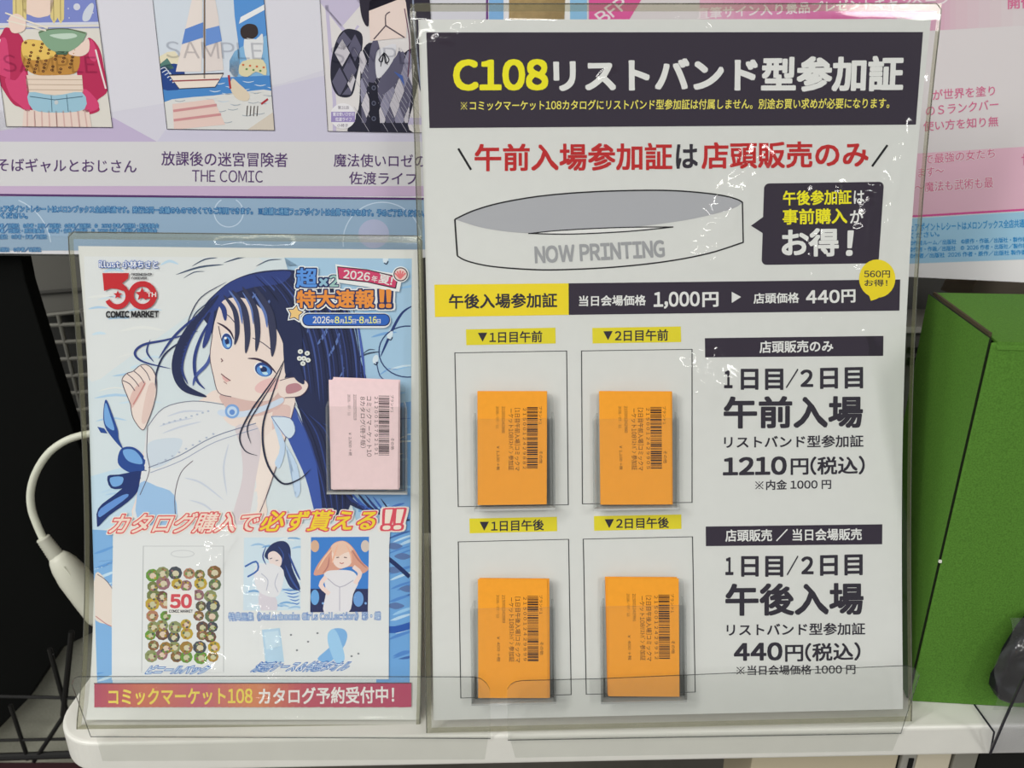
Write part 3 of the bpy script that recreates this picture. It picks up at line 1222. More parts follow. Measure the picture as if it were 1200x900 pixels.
pr = [(0, .0052), (.06, .0074), (.16, .0092), (.35, .0108), (.7, .0112), (.95, .0112), (1.0, .0104)]
b.tube([a0 + ax * t for t, r in pr], [r for t, r in pr], mat((190, 190, 176), 0.4, 0.4), seg=20)
b.tube([a0 + ax * .10 + Vector((.0062, -.0076, .0)), a0 + ax * .9 + Vector((.0066, -.0086, 0))], .0006, grey, seg=6)
b.build('plug', root, smooth=True)

# ------------------------------------------------------------------ below the shelf at right
b = MB()
lo = front_bottom


def under(u0, u1, m, y=.372, dy=.05, v=899.0, top=.0005):
    bb = MB()
    x0, x1 = on_y(u0, v, y).x, on_y(u1, v, y).x
    bb.box((x0, y, 0.0), (x1, y + dy, lo - top), m)
    return bb, Vector(((x0 + x1) / 2, y, 0.0))


for nm, u0, u1, c, lab, cat, y in (
        ('drawer_box', 880, 1050, (176, 166, 142), 'beige box front under the shelf below the large notice', 'box', .374),
        ('dark_divider', 1050, 1055, (22, 22, 22), 'black divider right of the beige box under the shelf', 'divider', .377),
        ('metal_channel', 1055, 1072, (140, 138, 130), 'grey metal channel with a black slot under the shelf', 'channel', .374),
        ('drawer_box', 1072.5, 1112, (186, 178, 158), 'narrow beige box under the shelf right of the grey channel', 'box', .374),
        ('dark_divider', 1112, 1116, (22, 22, 22), 'black divider right of the narrow beige box under the shelf', 'divider', .377),
        ('drawer_box', 1116, 1143, (120, 118, 108), 'grey box under the shelf below the V-shaped clip', 'box', .374),
        ('dark_crate', 1144, 1260, (16, 17, 15), 'black crate under the right end of the shelf', 'crate', .378)):
    bb, org = under(u0, u1, mat(c, 0.6), y)
    o = bb.build(nm, bevel=.0008, origin=org)
    tag(o, lab, cat)
    if nm == 'metal_channel':
        s_ = MB()
        x0, x1 = on_y(1064, 896, .3735).x, on_y(1069.5, 896, .3735).x
        s_.box((x0, .3732, .70), (x1, .3745, on_y(1066, 889, .3735).z), mat((14, 14, 14), 0.8))
        s_.build('slot', o)

# ------------------------------------------------------------------ green box
GB = SHELF_Z
H = .25
c0 = on_z(1064, 822, GB)
c1 = on_z(1175, 828.5, GB)
dx_ = Vector((c1.x - c0.x, c1.y - c0.y, 0)).normalized()
c1 = c0 + dx_ * .21
cf = c0 + dx_ * .0009
bt = on_z(1088, 344.5, GB + H)               # far corner of the left side's top edge
dl = Vector((bt.x - c0.x, bt.y - c0.y, 0))
up = Vector((0, 0, H))
green = mat((76, 118, 43), 0.75, 0.15, grain=0.20, gscale=1100)
green_d = green
kraft = mat((150, 140, 112), 0.85)
root = empty('green_box', c0 + dx_ * .1 + dl * .5, 'tall green cardboard box with tucked lid standing at the right of the large notice', 'box')
dark = mat((30, 36, 20), 0.9)
b = MB()
t_ = .0012
ft, bk = [c0, c1], [c0 + dl, c1 + dl]
b.prism([cf + Vector((0, 0, .0002)), c1 + Vector((0, 0, .0002)), c1 + up * .985, cf + up * .985],
        [cf + dl * .02 + Vector((0, 0, .0002)), c1 + dl * .02 + Vector((0, 0, .0002)), c1 + dl * .02 + up * .985, cf + dl * .02 + up * .985], green)
b.build('front_panel', root, bevel=.0008)
b = MB()
n_left = Vector((-dl.y, dl.x, 0)).normalized()
if n_left.x > 0:
    n_left = -n_left
s0 = c0 + dl * .03 + dx_ * .0002
s1 = c0 + dl + dx_ * .0
b.prism([s0, s1, s1 + up, s0 + up * .992], [p - n_left * .0012 for p in (s0, s1, s1 + up, s0 + up * .992)], green, mat((24, 34, 14), 0.9))
b.build('side_panel', root)
b = MB()
b.prism([c0 + dl * .05 + dx_ * .003 + Vector((0, 0, .0004)), c1 + dl * .05 + Vector((0, 0, .0004)), c1 + dl * .98 + Vector((0, 0, .0004)), c0 + dl * .98 + dx_ * .003 + Vector((0, 0, .0004))],
        [c0 + dl * .05 + dx_ * .003 + up * .97, c1 + dl * .05 + up * .97, c1 + dl * .98 + up * .97, c0 + dl * .98 + dx_ * .003 + up * .97], dark)
b.build('inner_wall', root)
b = MB()
e0 = c0 + dl * .0 + dx_ * .0035 + up * .988
e1 = c1 + up * .988
e2 = c1 + dl + up * 1.004
e3 = c0 + dl * 1.0 + dx_ * .0045 + up * 1.004
lidc = [e0, e1, e2, e3]
b.prism(lidc, [p - Vector((0, 0, .0014)) for p in lidc], green)
# rounded front roll of the lid
roll = []
for i in range(7):
    t = math.pi / 2 * i / 6
    roll.append((-.003 * math.sin(t) - .0005, -.0045 * (1 - math.cos(t))))
dfr = -dl.normalized()
vs = []
for e in (e0, e1):
    for (o_, z_) in roll:
        vs.append(e + dfr * (-o_ - .003) + Vector((0, 0, z_)))
k_ = len(roll)
b.mesh(vs, [(i, i + 1, k_ + i + 1, k_ + i) for i in range(k_ - 1)], green)
b.build('lid', root)
b = MB()
gA, gB = c0 + dl * .08 + dx_ * .0018 + up * .990, c0 + dl * .97 + dx_ * .0018 + up * 1.0
b.prism([gA, gB, gB + Vector((0, 0, .0022)), gA + Vector((0, 0, .0022))], [p + dx_ * .0015 for p in (gA, gB, gB + Vector((0, 0, .0022)), gA + Vector((0, 0, .0022)))], mat((70, 62, 44), 0.9))
b.build('tuck_flap', root)
b = MB()
# white chip on the fold
wp = c0 + up * .43
b.box(wp + Vector((-.0008, -.0006, -.0008)), wp + Vector((.0006, .0006, .0008)), mat((214, 214, 206), .6))
b.build('paper_chip', root)

# ------------------------------------------------------------------ right: clear bag, clip
root = empty('bagged_item', on_z(1200, 828, GB), 'dark item in crinkled clear bag in front of the green box', 'bag')
b = MB()
bag_px = [(1212, 728), (1201, 742), (1191, 757), (1183, 770), (1177, 788), (1169, 800), (1167, 812), (1173, 823), (1183, 827), (1240, 826), (1240, 722)]
f_ = [on_y(u, v, .368) for u, v in bag_px]
cen = sum(f_, Vector()) / len(f_)
b.prism([cen + (p - cen) * .97 for p in f_], [p + Vector((0, .009, 0)) for p in f_], mat((22, 18, 28), 0.45, 0.3))
b.build('dark_item', root, bevel=.002, segs=3)
b = MB()
N = 26
vs, fs = [], []
for j in range(N + 1):
    for i in range(N + 1):
        s, t = i / N, j / N
        u = 1160 + 90 * s + 24 * (1 - t) * (1 - s) ** 1 + 6 * math.sin(t * 9)
        v = 724 + 108 * t
        w = noise.noise(Vector((s * 6, t * 7, 1.3))) * .0034 + abs(noise.noise(Vector((s * 14, t * 15, 4)))) * .0028
        y = .3625 + w + .006 * (1 - math.sin(math.pi * s)) * .5
        vs.append(on_y(u, v, y))
for j in range(N):
    for i in range(N):
        k = j * (N + 1) + i
        fs.append((k, k + 1, k + N + 2, k + N + 1))
b.mesh(vs, fs, clear('crinkled_bag', gloss=1.6, rough=.10, haze=.05))
b.build('bag_film', root, smooth=True)

b = MB()
yk = fr.y - .002
vedge = [(1143, 824, .0), (1154, 842, .0), (1164, 856, .0)]
P1 = [on_z(1142, 826, GB + .0015), on_z(1165, 858, GB + .0015)]
P2 = on_y(1160.5, 882.5, fr.y - .0015)
width = Vector((.05, 0, 0))
chain = [P1[0], P1[1], P2]
tube_m = clear('divider_edge', tint=(.22, .22, .25), gloss=.9, rough=.1, haze=.35, haze_rgb=(70, 68, 84))
plate = clear('divider_plate', tint=(.93, .93, .95), gloss=.9, rough=.05, haze=.04)
for i in range(2):
    b.mesh([chain[i], chain[i + 1], chain[i + 1] + width, chain[i] + width], [(0, 1, 2, 3)], plate)
b2 = MB()
Q = [P2, on_y(1176, 846, fr.y - .016), on_y(1198, 798, fr.y - .034), on_y(1216, 770, fr.y - .045)]
for i in range(3):
    b.mesh([Q[i], Q[i + 1], Q[i + 1] + width, Q[i] + width], [(0, 1, 2, 3)], plate)
root = empty('price_clip', P2, 'clear V-shaped price clip on the shelf front at the far right', 'clip')
b.build('clip_plate', root)
b = MB()
b.tube(chain, .0006, tube_m, seg=8)
b.tube(Q, .0008, tube_m, seg=8)
b.build('clip_edge', root)

# ------------------------------------------------------------------ clear sleeves with wrinkles
def seg_dist(px_, py_, a_, b_):
    dx, dy = b_[0] - a_[0], b_[1] - a_[1]
    l2 = dx * dx + dy * dy or 1e-9
    t = max(0, min(1, ((px_ - a_[0]) * dx + (py_ - a_[1]) * dy) / l2))
    return math.hypot(px_ - a_[0] - dx * t, py_ - a_[1] - dy * t)


def sleeve(sheet, W, Hh, mg, wrinkles, parent, seed, res=.0016, base=.0020):
    l, r, bo, to = mg
    x0, x1, y0, y1 = -l, W + r, -bo, Hh + to
    nx, ny = int((x1 - x0) / res), int((y1 - y0) / res)
    wl = []
    for pts, wd, h in wrinkles:
        q = [sheet.loc(u, v, base) for u, v in pts]
        bb = (min(p[0] for p in q) - 4 * wd, max(p[0] for p in q) + 4 * wd, min(p[1] for p in q) - 4 * wd, max(p[1] for p in q) + 4 * wd)
        wl.append((q, wd, h, bb))
    vs, fs = [], []
    for j in range(ny + 1):
        y = y0 + (y1 - y0) * j / ny
        for i in range(nx + 1):
            x = x0 + (x1 - x0) * i / nx
            h = .00060 * noise.noise(Vector((x * 22, y * 18, seed))) + .00012 * noise.noise(Vector((x * 70, y * 55, seed + 5)))
            for q, wd, hh, bb in wl:
                if bb[0] < x < bb[1] and bb[2] < y < bb[3]:
                    d = min(seg_dist(x, y, q[k], q[k + 1]) for k in range(len(q) - 1))
                    h += .95 * hh * math.exp(-(d / (wd * 1.5)) ** 2) * (1 + .9 * noise.noise(Vector((x * 190, y * 190, seed))))
            edge = min(x - x0, x1 - x, y - y0, y1 - y)
            h *= min(1, edge / .012)
            vs.append(sheet.lift(x, y, max(.00145, base + h)))
    w = nx + 1
    for j in range(ny):
        for i in range(nx):
            k = j * w + i
            fs.append((k, k + 1, k + w + 1, k + w))
    bb = MB()
    bb.mesh(vs, fs, FILM)
    o = bb.build('sleeve_film', parent, smooth=True)
    # welded rim
    bb = MB()
    rw = .0034
    c = [(x0, y0), (x1, y0), (x1, y1), (x0, y1)]

    def strip(xa, ya, xb, yb, n):
        vs_, f2 = [], []
        for k in range(n + 1):
            t = k / n
            if xb - xa > yb - ya:
                xx = xa + (xb - xa) * t
                vs_ += [sheet.lift(xx, ya, base * 1.08), sheet.lift(xx, yb, base * 1.08)]
            else:
                yy = ya + (yb - ya) * t
                vs_ += [sheet.lift(xa, yy, base * 1.08), sheet.lift(xb, yy, base * 1.08)]
        for k in range(n):
            f2.append((2 * k, 2 * k + 1, 2 * k + 3, 2 * k + 2))
        bb.mesh(vs_, f2, WELD)
    strip(x0, y1 - rw * 1.25, x1, y1, 20)
    strip(x0, y0, x1, y0 + rw, 20)
    strip(x0, y0 + rw, x0 + rw * .9, y1 - rw * 1.25, 40)
    strip(x1 - rw * .7, y0 + rw, x1, y1 - rw * 1.25, 40)
    e = bb.build('sleeve_rim', parent)
    bb = MB()
    rim = [sheet.lift(x0 + .003, y1, base)] + [sheet.lift(x0 + (x1 - x0) * k / 20.0, y1, base) for k in range(1, 20)] + [sheet.lift(x1 - .003, y1, base)]
    sideL = [sheet.lift(x0, y0 + (y1 - y0 - .003) * k / 40.0, base) for k in range(41)]
    sideR = [sheet.lift(x1, y0 + (y1 - y0 - .003) * k / 40.0, base) for k in range(41)]
    bb.tube(sideL + rim + sideR[::-1], .00035, clear('rim_line', tint=(.5, .5, .46), gloss=1, rough=.15, haze=.3, haze_rgb=(150, 150, 140)), seg=6)
    bb.build('sleeve_edge', parent)


paper = mat((206, 207, 204), 0.6, 0.2, grain=0.012, gscale=160)

# ================================================================== large notice (right)
root3 = empty('wristband_notice', A3.lift(A3W / 2, -.004), 'large white sleeved notice with black header and yellow bars', 'notice')
grid_sheet('sheet', A3, 0, 0, A3W, A3H, 2, 42, paper, root3)
BLK = (47, 39, 53)
TXT = (44, 40, 50)
YEL = (214, 200, 34)
YBR = (240, 218, 26)
WHT = (216, 216, 214)
RED = (178, 34, 36)
INKB = (26, 25, 28)

a = Art(A3)
a.poly([(499.5, 38), (1081.7, 37.5), (1073.3, 146), (503.3, 150)], BLK)
hb = a.build('header_band', root3)
a = Art(A3, layer=1)
a.text('C108', [(531, 69.5), (642.5, 69), (642.5, 106), (531, 106.5)], YBR, .04)
a.text('リストバンド型参加証', [(648, 68.5), (1060, 65), (1058, 107), (649, 108.5)], WHT, .038)
a.text('※コミックマーケット108カタログにリストバンド型参加証は付属しません。別途お買い求めが必要になります。', [(540, 118), (1043, 114.5), (1042, 127), (540, 129.5)], (238, 216, 96), .012)
a.build('lettering', hb, 'yellow and white lettering')

a = Art(A3)
a.line([(537, 174), (552, 199)], 2.6, INKB)
a.line([(1040, 170), (1022, 195)], 2.6, INKB)
a.text('午前入場参加証', [(556, 168.5), (788, 167), (788, 199.5), (556, 201)], RED, .026)
a.text('は', [(792, 169), (818, 168.5), (818, 197), (792, 198)], TXT, .026)
a.text('店頭販売のみ', [(822, 166.5), (1018, 165), (1018, 196), (822, 198.5)], RED, .026)
a.build('headline', root3, 'red headline with black slashes')

a = Art(A3)
top_arc = smooth_pts([(533, 257), (556, 246.5), (590, 237), (640, 229), (700, 224.5), (760, 223), (800, 224), (840, 228), (862, 233), (870, 237)], 5)
low_arc = smooth_pts([(870, 237), (862, 243), (840, 250), (800, 258.5), (740, 266.5), (690, 271), (640, 273.5), (600, 272), (566, 267), (545, 261), (533, 257)], 5)
a.poly(top_arc + low_arc[1:-1], (164, 165, 170))
a.poly(smooth_pts([(619, 273.5), (650, 270.5), (700, 267.4), (745, 266), (789, 266), (745, 270.2), (700, 273), (660, 274.3)], 4, True), WHT, 1)
a.line(smooth_pts([(622, 273.5), (650, 270.5), (700, 267.6), (745, 266.2), (789, 266)], 4), 1.3, INKB, 2)
a.line(smooth_pts([(619, 273.5), (660, 274.4), (700, 273.2), (745, 270.4), (789, 266)], 4), 1.3, INKB, 2)
a.line(top_arc, 1.7, INKB, 2)
a.line([(533, 257), (534.5, 280), (536, 300)], 1.9, INKB, 2)
a.line(smooth_pts([(536, 300), (548, 306), (575, 312), (620, 315.7), (660, 316), (720, 313), (780, 306.5), (830, 297), (871, 284)], 5), 1.6, INKB, 2)
a.line([(870, 236.5), (871, 284.5)], 1.6, INKB, 2)
a.text('NOW PRINTING', [(626, 288.5), (778, 281), (779.5, 301.5), (627, 309)], (150, 151, 154), .036, up=3)
a.build('wristband_drawing', root3, 'line drawing of a grey and white wristband')

a = Art(A3)


def rrect(x0, y0, x1, y1, r, n=5):
    pts = []
    for cx, cy, a0 in ((x1 - r, y0 + r, -90), (x1 - r, y1 - r, 0), (x0 + r, y1 - r, 90), (x0 + r, y0 + r, 180)):
        for k in range(n + 1):
            t = math.radians(a0 + 90 * k / n)
            pts.append((cx + r * math.cos(t), cy + r * math.sin(t)))
    return pts


pts = []
for x, y in rrect(0, 0, 1, 1, .0001, 1):
    pass
bq = quad_warp([(895.5, 215), (1036, 213), (1029.5, 308.5), (892.5, 310.5)])
pts = [bq((x / 140.0, y / 96.0)) for x, y in rrect(0, 0, 140, 96, 6)]
a.poly(pts, BLK)
a.poly([(896, 253), (880, 264.5), (895, 274)], BLK)
sb = a.build('speech_bubble', root3)
a = Art(A3, layer=1)
a.text('午後参加証', [(917.5, 223.5), (998, 222), (998, 239.5), (917.5, 241)], YBR, .026)
a.text('は', [(1000.5, 223.5), (1013, 223), (1013, 238), (1000.5, 239)], WHT, .02)
a.text('事前購入', [(917, 245), (993, 243.5), (993, 262), (917, 263.5)], YBR, .026)
a.text('が', [(996, 245.5), (1012, 245), (1012, 261), (996, 262)], WHT, .02)
a.text('お得', [(916, 268), (983, 267), (983, 300.5), (916, 301)], WHT, .032)
a.text('！', [(993, 270), (1001, 270), (999, 300), (991, 300)], WHT, .03)
a.build('lettering', sb, 'yellow and white lettering')

a = Art(A3)
a.poly([(509, 333.5), (666.3, 332), (666.5, 369), (509.7, 371.5)], (228, 204, 36))
a.poly([(666.3, 332), (1055, 327.5), (1054, 364), (666.5, 369)], BLK)
pb = a.build('price_bar', root3)
a = Art(A3, layer=1)
a.text('午後入場参加証', [(526, 344.5), (653, 343), (653, 360.5), (526, 362)], TXT, .026)
a.text('当日会場価格', [(678.5, 346.5), (757, 345.5), (757, 358), (678.5, 359)], WHT, .024)
a.text('1,000', [(766, 342), (820, 341.5), (820, 361), (766, 362)], WHT, .03)
a.text('円', [(823, 342.5), (842, 342), (842, 359.5), (823, 360)], WHT, .03)
a.poly([(857.5, 342), (868.5, 348), (857.5, 355)], WHT, 1)
a.text('店頭価格', [(883, 343.5), (936.5, 342.5), (936.5, 355), (883, 356)], WHT, .024)
a.text('440', [(944.5, 340), (984, 339.5), (984, 355), (944.5, 356)], WHT, .03)
a.text('円', [(986, 339.5), (1002.5, 339), (1002.5, 354.5), (986, 355)], WHT, .03)
a.build('lettering', pb, 'black and white lettering')

a = Art(A3, layer=2)
a.ellipse(1028, 326.5, 21.3, 22.5, (226, 204, 30))
a.poly([(1018, 345), (1033, 347), (1027, 350.5), (1020.5, 352.5)], (226, 204, 30))
a.text('560円', (1012.5, 317, 1043, 325.5), TXT, .016)
a.text('お得！', (1013, 327.5, 1040, 335.5), TXT, .016, shear=.0)
a.build('price_balloon', root3, 'yellow price balloon')

for s_, q, tq in (
        ('1日目午前', [(546, 386), (650.8, 384), (651.2, 402.5), (546.5, 404.5)], [(573.5, 388.5), (635.5, 387.5), (635.5, 401), (573.5, 402)]),
        ('2日目午前', [(694, 384.3), (797.8, 382.6), (798.3, 400.8), (694.5, 402.5)], [(720.5, 386.7), (783, 385.7), (783, 399.3), (720.5, 400)]),
        ('1日目午後', [(550, 607.7), (652.6, 605.6), (653, 622.5), (550.4, 625)], [(575.5, 610), (637.5, 608.5), (637.5, 621.5), (575.5, 623)]),
        ('2日目午後', [(696, 604.8), (798.4, 602.9), (798.6, 619.8), (696.3, 622)], [(722, 607), (784, 605.8), (784, 618.8), (722, 619.8)])):
    a = Art(A3)
    a.poly(q, (214, 200, 40))
    o = a.build('day_label', root3)
    a = Art(A3, layer=1)
    a.text(s_, tq, TXT, .022)
    x0, y0 = tq[0]
    a.poly([(x0 - 13.5, y0 + 1.5), (x0 - 2.5, y0 + 1.3), (x0 - 8, y0 + 12)], TXT, 1)
    a.build('lettering', o, 'black lettering')
for q in ([(533, 413.5), (664, 411.3), (666, 591.5), (537, 593.8)], [(681.5, 411.2), (811, 409.4), (811, 588.8), (682.5, 590.5)],
          [(537, 635), (666.3, 632), (669.4, 814), (540, 818)], [(683.5, 631.8), (811.5, 629), (814.7, 811), (687, 813.6)]):
    a = Art(A3)
    a.line(q, 1.0, (60, 60, 62), closed=True)
    a.build('day_frame', root3)


def panel_(band, btext, bq, rows):
    a = Art(A3)
    a.poly(band, BLK)
    o = a.build('notice_band', root3)
    a = Art(A3, layer=1)
    a.text(btext, bq, WHT, .022)
    a.build('lettering', o, 'white lettering')
    a = Art(A3)
    for s_, q_, bd in rows:
        a.text(s_, q_, TXT, bd)
    a.build('notice_lettering', root3)


panel_([(826, 396.3), (1035.3, 393.6), (1035, 417), (826.3, 418.8)], '店頭販売のみ', [(890, 399.5), (976.5, 398.5), (976.5, 412.5), (890, 414)],
       [('1', [(848.5, 434), (858.5, 434), (858.5, 455), (848.5, 455)], .034), ('日目', (868, 432, 918, 457), .03), ('/', (921, 432, 935.5, 455), .02), ('2', (938, 433, 953, 453.5), .03), ('日目', [(961, 431), (1011.5, 430), (1011.5, 455), (961, 456)], .03),
        ('午前入場', [(848, 464.5), (1011.5, 463.5), (1011, 501.5), (848, 502.5)], .031),
        ('リストバンド型参加証', [(848.5, 511), (1012, 509.5), (1012, 524), (848.5, 525.5)], .02),
        ('1210', [(847, 536), (922, 534.5), (922, 556.5), (847, 557.5)], .036), ('円(税込)', [(926.5, 535.5), (1013.5, 534), (1013.5, 556), (926.5, 557)], .024),
        ('※内金 1000 円', [(885, 562.5), (974, 561.5), (974, 573), (885, 574.5)], .02)])
panel_([(827, 617), (1034, 614.4), (1033.8, 637.8), (827.3, 640)], '店頭販売 / 当日会場販売', [(850, 620.5), (1010, 619), (1010, 633), (850, 635)],
       [('1', [(850, 653), (859.5, 653), (859.5, 674), (850, 674)], .034), ('日目', (868.5, 651.5, 918, 676), .03), ('/', (922, 651, 935.5, 674.5), .02), ('2', (939, 652, 953.5, 673), .03), ('日目', [(961, 650.5), (1011, 649.5), (1011, 674), (961, 675)], .03),
        ('午後入場', [(850, 684), (1012, 682.5), (1012, 720.5), (850, 722)], .031),
        ('リストバンド型参加証', [(851.5, 731), (1014, 729.5), (1014, 744), (851.5, 745.5)], .02),
        ('440', [(860, 753.5), (917, 752.5), (917, 774), (860, 775)], .036), ('円(税込)', [(920, 754), (1008.5, 752.5), (1008.5, 774), (920, 776)], .024),
        ('※当日会場価格 1000 円', [(863, 780), (1002.5, 778.5), (1002.5, 790), (863, 791.5)], .018)])

WR3 = [([(494, 58), (512, 50), (528, 40), (545, 28), (570, 22)], .0046, .0021),
       ([(882, 192), (866, 214), (850, 240), (838, 268), (828, 300)], .0058, .0024),
       ([(1034, 212), (1018, 240), (1008, 270), (1004, 300), (1006, 335)], .0026, .0017),
       ([(1024, 216), (1012, 250), (1010, 285)], .0018, .0010),
       ([(985, 222), (964, 262), (952, 300), (950, 340), (940, 392)], .0026, .0011),
       ([(945, 225), (938, 262), (946, 300)], .0020, .0005),
       ([(1062, 150), (1046, 215), (1036, 275), (1034, 330)], .0018, .0011),
       ([(1086, 100), (1074, 180), (1068, 240)], .0013, .0006),
       ([(1086, 96), (1094, 108)], .0016, .0010),
       ([(815, 432), (830, 446), (846, 452)], .0066, .0032),
       ([(832, 420), (826, 450), (822, 470)], .0040, .0018),
       ([(798, 18), (818, 28), (826, 34)], .0016, .0012),
       ([(960, 376), (975, 400), (990, 440)], .0018, .0005),
       ([(748, 622), (751, 640)], .0015, .0010),
       ([(716, 88), (706, 96)], .0022, .0009),
       ([(835, 557), (862, 562)], .0016, .0008),
       ([(800, 520), (806, 536)], .0020, .0009),
       ([(1010, 395), (1022, 450), (1030, 520)], .0030, .0006),
       ([(1030, 680), (1036, 696), (1046, 704)], .0015, .0005)]
sleeve(A3, A3W, A3H, (.0042, .0045, .0070, .0078), WR3, root3, 3.1)

# ================================================================== small notice (left)
root4 = empty('catalog_notice', A4.lift(A4W / 2, -.004), 'smaller notice at left in a clear sleeve, illustrated with a dark-haired woman in water', 'notice')
grid_sheet('sheet', A4, 0, 0, A4W, A4H, 2, 36, mat((208, 209, 204), 0.6, 0.2), root4)
W0 = (190, 208, 220)
FRAME = [(98, 300.5), (482, 303), (481, 800), (113, 800)]
FRAME = [(98, 300.5), (482.5, 303), (480.5, 560), (480.5, 806), (110, 806), (115.5, 700), (116.5, 640), (112, 480)]


class Pic4(Pic):
    pass


HULL = [(98.5, 300.5), (482.5, 303), (480, 806), (114, 806)]
a = Pic4(A4).frame(HULL)
a.poly(HULL, (202, 212, 216))
a.poly([(98, 300), (300, 300), (260, 340), (150, 420), (100, 440)], (210, 213, 213), 1, smooth=4)
a.poly([(330, 300), (484, 300), (484, 600), (420, 620), (400, 420), (380, 330)], (158, 190, 214), 1)
a.poly([(420, 480), (484, 470), (484, 600), (420, 600)], (112, 156, 204), 2)
a.poly([(100, 560), (170, 540), (170, 610), (100, 625)], (186, 208, 222), 1)
a.poly([(455, 600), (484, 596), (484, 810), (440, 810)], (104, 156, 208), 2)
a.poly([(100, 620), (132, 622), (132, 810), (100, 810)], (122, 168, 212), 2)
random.seed(11)
for k in range(26):
    x, y = 98 + random.random() * 90, 305 + random.random() * 300
    w = 14 + random.random() * 40
    a.line([(x, y), (x + w * .5, y - 2 - random.random() * 3), (x + w, y - 1)], 1.2 + 3 * random.random(), random.choice([(178, 204, 222), (192, 212, 224), (216, 218, 216), (166, 196, 220)]), 3, smooth=3, taper=True)
for k in range(34):
    x, y = 400 + random.random() * 70, 330 + random.random() * 270
    w = 14 + random.random() * 40
    a.line([(x, y), (x + w * .5, y - 3 - random.random() * 5), (x + w, y - 6)], 1.2 + 3 * random.random(), random.choice([(196, 214, 226), (116, 160, 208), (72, 112, 180), (140, 184, 220)]), 3, smooth=3, taper=True)
for k in range(22):
    x, y = 452 + random.random() * 16, 610 + random.random() * 180
    a.line([(x, y + 6), (x + 12, y + 1), (x + 28, y - 4)], 1.5 + 2.5 * random.random(), random.choice([(178, 206, 228), (78, 128, 194), (146, 190, 224), (60, 96, 160)]), 3, smooth=3, taper=True)
for k in range(13):
    x, y = 108 + random.random() * 6, 630 + random.random() * 165
    a.line([(x, y + 5), (x + 12, y + 1), (x + 24, y - 4)], 1.5 + 2 * random.random(), random.choice([(184, 210, 228), (98, 150, 206)]), 3, smooth=3, taper=True)
# inky ripples above the head
for p0_, p1_, w in (((206, 322), (262, 310), 2.2), ((225, 312), (255, 302), 1.6), ((262, 308), (310, 300), 2), ((215, 326), (240, 318), 1.2), ((300, 312), (330, 304), 1.4), ((412, 424), (446, 412), 2.2), ((424, 416), (440, 410), 1.4)):
    a.line([p0_, ((p0_[0] + p1_[0]) / 2, (p0_[1] + p1_[1]) / 2 - 3), p1_], w, (64, 80, 104), 4, smooth=4, taper=True)
for x, y in ((452, 640), (462, 652), (452, 668), (468, 690), (454, 710)):
    a.poly([(x, y), (x + 9, y - 4), (x + 20, y), (x + 10, y + 4)], (86, 112, 160), 4, smooth=4)
a.line([(446, 648), (462, 660), (480, 676)], 5, (28, 44, 92), 5, smooth=4)
a.line([(430, 724), (456, 738), (484, 732)], 8, (40, 84, 164), 5, smooth=4)
# pale foreground shape in the left strip
a.poly([(112, 672), (126, 682), (142, 705), (142, 738), (126, 732), (110, 722)], (216, 204, 194), 5, smooth=4)
a.line([(114, 673), (126, 682), (140, 704)], .8, (90, 80, 96), 6, smooth=4)
a.line([(112, 722), (126, 732), (138, 736)], .9, (180, 110, 110), 6, smooth=4)
a.line([(116, 658), (134, 656)], 2, (70, 104, 158), 4, taper=True)
# glassy drops and ripples, right
a.line([(484, 358), (472, 366), (462, 382), (452, 404), (446, 418)], 3.2, (36, 56, 112), 4, smooth=5, taper=True)
pts = [(478 + 34 * math.cos(t), 412 + 30 * math.sin(t)) for t in [math.pi * (.45 + k * .06) for k in range(19)]]
a.line(pts, 1.4, (40, 60, 110), 5)
a.line([(441, 424), (445, 440), (452, 446)], 1.2, (40, 60, 110), 5, smooth=3)
for x, y in ((440, 421), (457, 392), (452, 303)):
    a.ellipse(x, y, 3.2, 5.4, (206, 218, 226), 5, rot=.3)
    a.line([(x - 2, y + 5), (x + 1, y + 6.5), (x + 3, y + 3)], 1.2, (34, 44, 74), 6, smooth=3)
ill = a.build('water_print', root4)

HD, HM, HL = (34, 42, 78), (44, 60, 122), (92, 116, 176)
FR = (50, 54, 82)
SK, SK2, LN = (224, 208, 200), (206, 176, 170), (84, 66, 84)
a = Pic4(A4, layer=7).frame([(98.5, 300.5), (482.5, 303), (480, 624), (114, 624)])
# hair mass behind
a.poly([(252, 400), (246, 384), (238, 372), (240, 358), (250, 346), (270, 330), (300, 319), (338, 316), (362, 322), (384, 334), (402, 352), (414, 382), (422, 420), (430, 448),
        (430, 500), (420, 560), (404, 604), (380, 604), (372, 560), (362, 522), (352, 486), (344, 464), (330, 440), (318, 400), (290, 366), (262, 372)], HD, 0, smooth=4)
a.poly([(242, 358), (268, 332), (300, 321), (340, 318), (330, 332), (300, 336), (270, 346), (250, 366)], HM, 1, smooth=4)
a.poly([(338, 460), (350, 490), (368, 530), (378, 604), (370, 604), (358, 560), (340, 520), (330, 490)], (58, 84, 160), 1, smooth=4)
for p_, w in (([(384, 420), (394, 402), (398, 390)], 3), ([(372, 404), (380, 392), (384, 384)], 4), ([(360, 390), (364, 372), (362, 362)], 3.5), ([(392, 448), (402, 436), (402, 426)], 2), ([(296, 372), (292, 356), (300, 344)], 3), ([(316, 378), (312, 360), (318, 350)], 3.5), ([(274, 378), (274, 364), (282, 352)], 2.5)):
    a.line(p_, w, HL, 2, smooth=4, taper=True)
for x in range(7):
    a.line([(346 + x * 11, 326 + x * 3), (372 + x * 8, 380 + x * 4), (388 + x * 6, 450)], .8, (24, 30, 58), 2, smooth=5)
